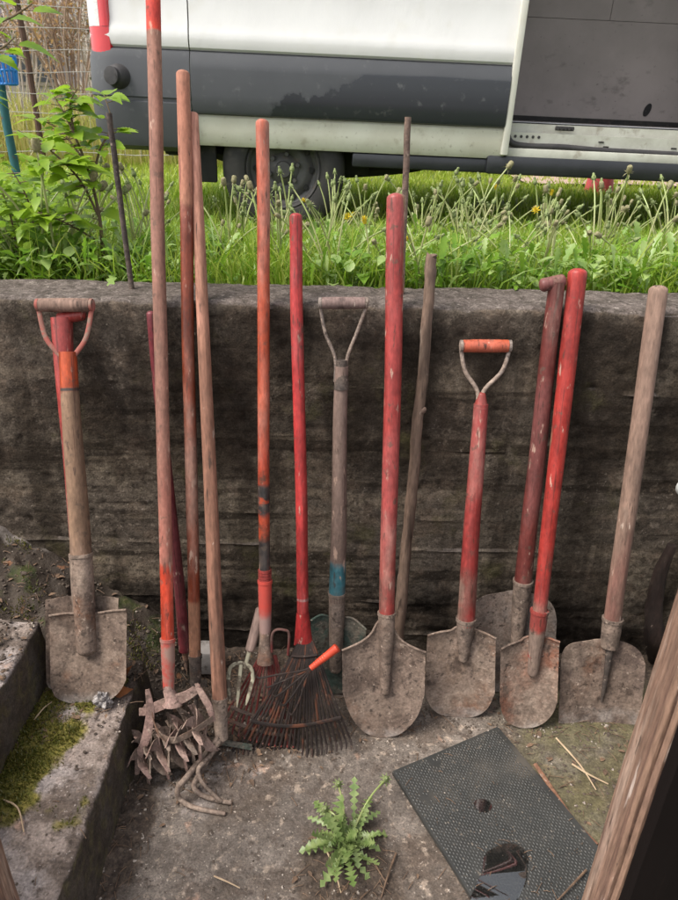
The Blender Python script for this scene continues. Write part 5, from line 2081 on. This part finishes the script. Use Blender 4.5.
dp = empty('dandelion_plant', (PLANT.x + .005, PLANT.y - .005, .0))
tag(dp, 'green dandelion rosette growing from the cracked concrete floor beside the mat', 'dandelion')
mb = MB()
for k in range(84):
    a = 2.4 * k + random.uniform(-.3, .3)
    e = rad(random.uniform(12, 78))
    d = Vector((math.cos(a) * math.cos(e), math.sin(a) * math.cos(e), math.sin(e)))
    L_ = random.uniform(.05, .155)
    leaf(mb, (random.uniform(-.022, .022), random.uniform(-.022, .022), .008), d, (random.uniform(-.5, .5), random.uniform(-.5, .5), 1), L_, L_ * random.uniform(.15, .26), random.uniform(.0, .75), random.uniform(.2, .6), 17, lobed, .82, random.uniform(-.7, .7))
mb.build('leaves', m_fd, dp, angle=80)
for u0, v0 in ((385, 785), (338, 790), (325, 815)):
    q = at_z(u0, v0, .05) - Vector(dp.location)
    mb = MB()
    mb.tube(catmull([(0, 0, .01), q * .5 + Vector((0, 0, .05)), q + Vector((0, 0, .02))], 5), .0022, 7)
    s_ = mb.build('stem', m_stem, dp)
    o = link('flower_head', HEADS['closed'], s_, Matrix.Translation(q + Vector((0, 0, .02))) @ Matrix.Rotation(.5, 4, 'X'))

m_straw = lay('straw', (.45, .34, .22), (.33, .23, .15), 30)
m_litter = lay('dead_leaf', (.20, .125, .08), (.085, .055, .038), 30, seedobj=False)
TW = [((443, 842), (450, 838), .0, 0)]
twigs = [((320, 838), (333, 865), (341, 893), .0022, 'pale bent twig lying across the dandelion rosette'),
         ((396, 853), (388, 875), (381, 898), .0026, 'reddish brown twig on the bare soil near the mat'),
         ((374, 862), (382, 876), (388, 884), .0020, 'short brown twig crossing the reddish one by the dandelion'),
         ((556, 738), (580, 765), (596, 790), .0026, 'long thin straw lying on the mossy concrete behind the mat'),
         ((572, 764), (588, 774), (608, 784), .0028, 'pale dry stalk on the mossy concrete near the plank'),
         ((586, 870), (572, 885), (556, 902), .0028, 'brown stick resting on the front part of the black mat'),
         ((214, 876), (228, 882), (240, 888), .0020, 'small dark twig lying alone on the pale concrete'),
         ((4, 800), (18, 808), (24, 832), .0022, 'forked pale twig on the mossy lower step'),
         ((34, 720), (44, 708), (52, 702), .0018, 'dry stem on the step close to the spade blade')]
for a, b, c, r, lab in twigs:
    on_step = a[0] < 60
    onmat = a[0] > 550 and a[1] > 850
    z = (ZS1 + .008) if on_step else (.024 if onmat else .010)
    p0, p1, p2 = at_z(*a, z), at_z(*b, z + .006), at_z(*c, z)
    o = empty('twig', p0)
    tag(o, lab, 'twig', 'twigs and straws lying on the ground')
    mb = MB()
    mb.tube(catmull([p0 - p0, p1 - p0, p2 - p0], 5), [r, r, r, r * .95, r * .9, r * .85, r * .8, r * .75, r * .7, r * .65, r * .6], 6)
    mb.build('stem', m_straw if 'pale' in lab or 'straw' in lab or 'dry' in lab else m_litter, o)
# strip of wood edging the mat
pts = [at_z(u, v, .012) for u, v in ((535, 764), (556, 795), (575, 822), (597, 845))]
o = empty('wood_strip', pts[0])
tag(o, 'thin curved reddish brown wood strip along the mat edge', 'strip')
mb = MB()
mb.tube(catmull([p - pts[0] for p in pts], 5), .006, 8, flat=.6)
mb.build('strip', rawwood('strip_wood', (.30, .15, .09), (.2, .1, .065)), o)
# dry leaf and crumpled foil by the spade
lp = at_z(124, 686, ZS1 + .01)
o = empty('dead_leaf', lp)
tag(o, 'curled orange brown dead leaf beside the spade blade', 'leaf')
mb = MB()
leaf(mb, (-.03, -.01, 0), (.75, .2, .75), (-.3, -1, .6), .085, .05, -.1, .5, 8, ov, .1, .8)
leaf(mb, (-.02, -.02, 0), (.8, -.1, .35), (0, -1, .8), .06, .035, .1, .5, 6, ov, .1, -.5)
mb.build('leaf', leafmat('orange_leaf', (.42, .17, .07), (.28, .11, .05), None, .25, scale=30), o)
fp = at_z(104, 700, ZS1 + .012)
bpy.ops.mesh.primitive_ico_sphere_add(subdivisions=4, radius=.019, location=fp)
o = bpy.context.object
o.name = 'crumpled_foil'
for q in o.data.vertices:
    n_ = noise.cell(q.co * 130) * .25 + nz3(q.co.x, q.co.y, q.co.z, 70) * .45
    q.co *= 1 + n_
    q.co.z *= 1.25
o.data.materials.append(lay('grey_foil', (.34, .31, .30), (.20, .18, .175), 60, layers=[dict(c=(.06, .05, .045), s=90, lo=.55, hi=.62)], rough=(.3, .5)))
tag(o, 'crumpled grey scrap of foil at the foot of the spade', 'scrap')


# leaf litter, crumbs of soil and stones
def floor_top(x, y):
    if x < X2 and y < Y2END:
        return ZS2
    if x < XE and y < 1.40:
        return ZS1
    if x < XE + .24 and y > 1.31:
        return max(floor_z(x, y), bank_z(x, y))
    return floor_z(x, y)


mb = MB()
mbp = MB()
ico = [Vector(q) for q in ((0, 0, 1), (.9, 0, .4), (.28, .85, .4), (-.72, .53, .4), (-.72, -.53, .4), (.28, -.85, .4), (.72, .53, -.4), (-.28, .85, -.4), (-.9, 0, -.4), (-.28, -.85, -.4), (.72, -.53, -.4), (0, 0, -1))]
icf = [(0, 1, 2), (0, 2, 3), (0, 3, 4), (0, 4, 5), (0, 5, 1), (1, 6, 2), (2, 7, 3), (3, 8, 4), (4, 9, 5), (5, 10, 1), (6, 7, 2), (7, 8, 3), (8, 9, 4), (9, 10, 5), (10, 6, 1), (11, 7, 6), (11, 8, 7), (11, 9, 8), (11, 10, 9), (11, 6, 10)]
for i in range(16000):
    x, y = random.uniform(-.95, .85), random.uniform(.72, W - .01)
    s = soil_at(x, y)
    if x < XE:
        s = .55 if ssoil_at(x, y, ZS1) > .45 else .12
        if y > 1.40:
            s = .6
    gr = .25 if (x > .36 and y > 1.05 and y < 1.35) else 0
    if random.random() > max(s - .1, gr, .03):
        continue
    z = floor_top(x, y)
    if random.random() < .06:
        L_ = random.uniform(.008, .026)
        leaf(mb, (x, y, z + .003), rdir(-5, 25), (0, 0, 1), L_, L_ * .5, .2, .4, 3)
    elif random.random() < .22:
        d = rdir(0, 14) * random.uniform(.01, .04)
        mb.tube([(x, y, z + .003), (x + d.x * .5, y + d.y * .5, z + .006), (x + d.x, y + d.y, z + .004)], .0008, 4)
    else:
        r = random.uniform(.0015, .005) * (1.8 if random.random() < .08 else 1)
        mbp.add([(x + q.x * r * random.uniform(.7, 1.3), y + q.y * r * random.uniform(.7, 1.3), z + q.z * r * .7) for q in ico], icf)
for i in range(420):                                            # grit and bits on the mat
    q = MAT_M @ Vector((wid * random.random(), LEN * random.random(), .0105))
    if nz3(q.x, q.y, 6, 7) < -.05:
        continue
    r = random.uniform(.0007, .0024)
    if random.random() < .12:
        d = rdir(0, 10) * random.uniform(.008, .03)
        mb.tube([q, q + d * .5 + Vector((0, 0, .003)), q + Vector((d.x, d.y, .001))], .0007, 4)
    else:
        mbp.add([(q.x + e.x * r * random.uniform(.7, 1.3), q.y + e.y * r, q.z + e.z * r * .7) for e in ico], icf)
for tp_ in TIPS:
    for i in range(170):
        x, y = tp_.x + random.gauss(0, .07), tp_.y + random.gauss(.02, .045)
        if y > W - .01:
            continue
        z = floor_top(x, y)
        r = random.uniform(.001, .0042) * (2 if random.random() < .06 else 1)
        if random.random() < .04:
            leaf(mb, (x, y, z + .003), rdir(-5, 25), (0, 0, 1), .014, .007, .2, .4, 3)
        elif random.random() < .08:
            d = rdir(0, 14) * random.uniform(.01, .05)
            mb.tube([(x, y, z + .003), (x + d.x * .5, y + d.y * .5, z + .006), (x + d.x, y + d.y, z + .004)], .0009, 4)
        else:
            mbp.add([(x + q.x * r * random.uniform(.7, 1.3), y + q.y * r * random.uniform(.7, 1.3), z + q.z * r * .7) for q in ico], icf)
tag(mb.build('leaf_litter', m_litter, angle=80), kind='stuff')
tag(mbp.build('crumbs', lay('soil_crumbs', (.10, .075, .058), (.055, .042, .033), 25, layers=[dict(c=(.33, .28, .24), s=45, lo=.58, hi=.62)], seedobj=False), smooth=False), kind='stuff')

# moss tufts
mp = []
for i in range(60000):
    x, y = random.uniform(-.95, XE + .1), random.uniform(.72, W - .01)
    if x < XE - .006 and y < 1.39 and x > X2:
        k, z = moss_at(x, y, ZS1) - .42, ZS1
    elif y > 1.42 and x < XE + .15:
        k, z = -.02 + .5 * nz3(x, y, 3, 8), bank_z(x, y)
    elif x < X2 - .01 and y < Y2END:
        k, z = moss_at(x, y, ZS2) - .35, ZS2
    else:
        continue
    if k > random.random() * .5:
        mp.append((x, y, z + .008 * min(1, max(0, k) * 2)))
mp = np.array(mp)
blades('moss', mp[:, :2], mp[:, 2] - .002, rng.uniform(.004, .013, len(mp)), rng.uniform(.0008, .0018, len(mp)), .8, leafmat('moss_tips', (.105, .115, .018), (.055, .07, .012), (.20, .16, .035), .25, scale=12))

# ------------------------------------------------------------------ light
ELEV, AZ = rad(57), math.atan2(-.90, -.40)
w = bpy.data.worlds.new('World')
S.world = w
w.use_nodes = True
nt = w.node_tree
nt.nodes.clear()
sky = nt.nodes.new('ShaderNodeTexSky')
sky.sky_type = 'NISHITA'
sky.sun_disc = False
sky.sun_elevation = ELEV
sky.sun_rotation = AZ
sky.air_density = 1.0
sky.dust_density = 3.0
sky.ozone_density = 1.0
hs_ = nt.nodes.new('ShaderNodeHueSaturation')
hs_.inputs['Saturation'].default_value = .22
bg = nt.nodes.new('ShaderNodeBackground')
bg.inputs['Strength'].default_value = .125
wo = nt.nodes.new('ShaderNodeOutputWorld')
nt.links.new(sky.outputs[0], hs_.inputs['Color'])
nt.links.new(hs_.outputs[0], bg.inputs['Color'])
nt.links.new(bg.outputs[0], wo.inputs['Surface'])
sl = bpy.data.lights.new('sun', 'SUN')
sl.energy = 1.5
sl.angle = rad(26)
sl.color = (1.0, .94, .84)
so = bpy.data.objects.new('sun', sl)
COL.objects.link(so)
sv = Vector((math.sin(AZ) * math.cos(ELEV), math.cos(AZ) * math.cos(ELEV), math.sin(ELEV)))
so.rotation_euler = (-sv).to_track_quat('-Z', 'Y').to_euler()
so.location = (0, 0, 6)

S.render.engine = 'CYCLES'
S.cycles.use_denoising = True
S.cycles.max_bounces = 8
S.view_settings.view_transform = 'Standard'
S.view_settings.look = 'None'
S.view_settings.gamma = 1.0
S.view_settings.exposure = 1.35
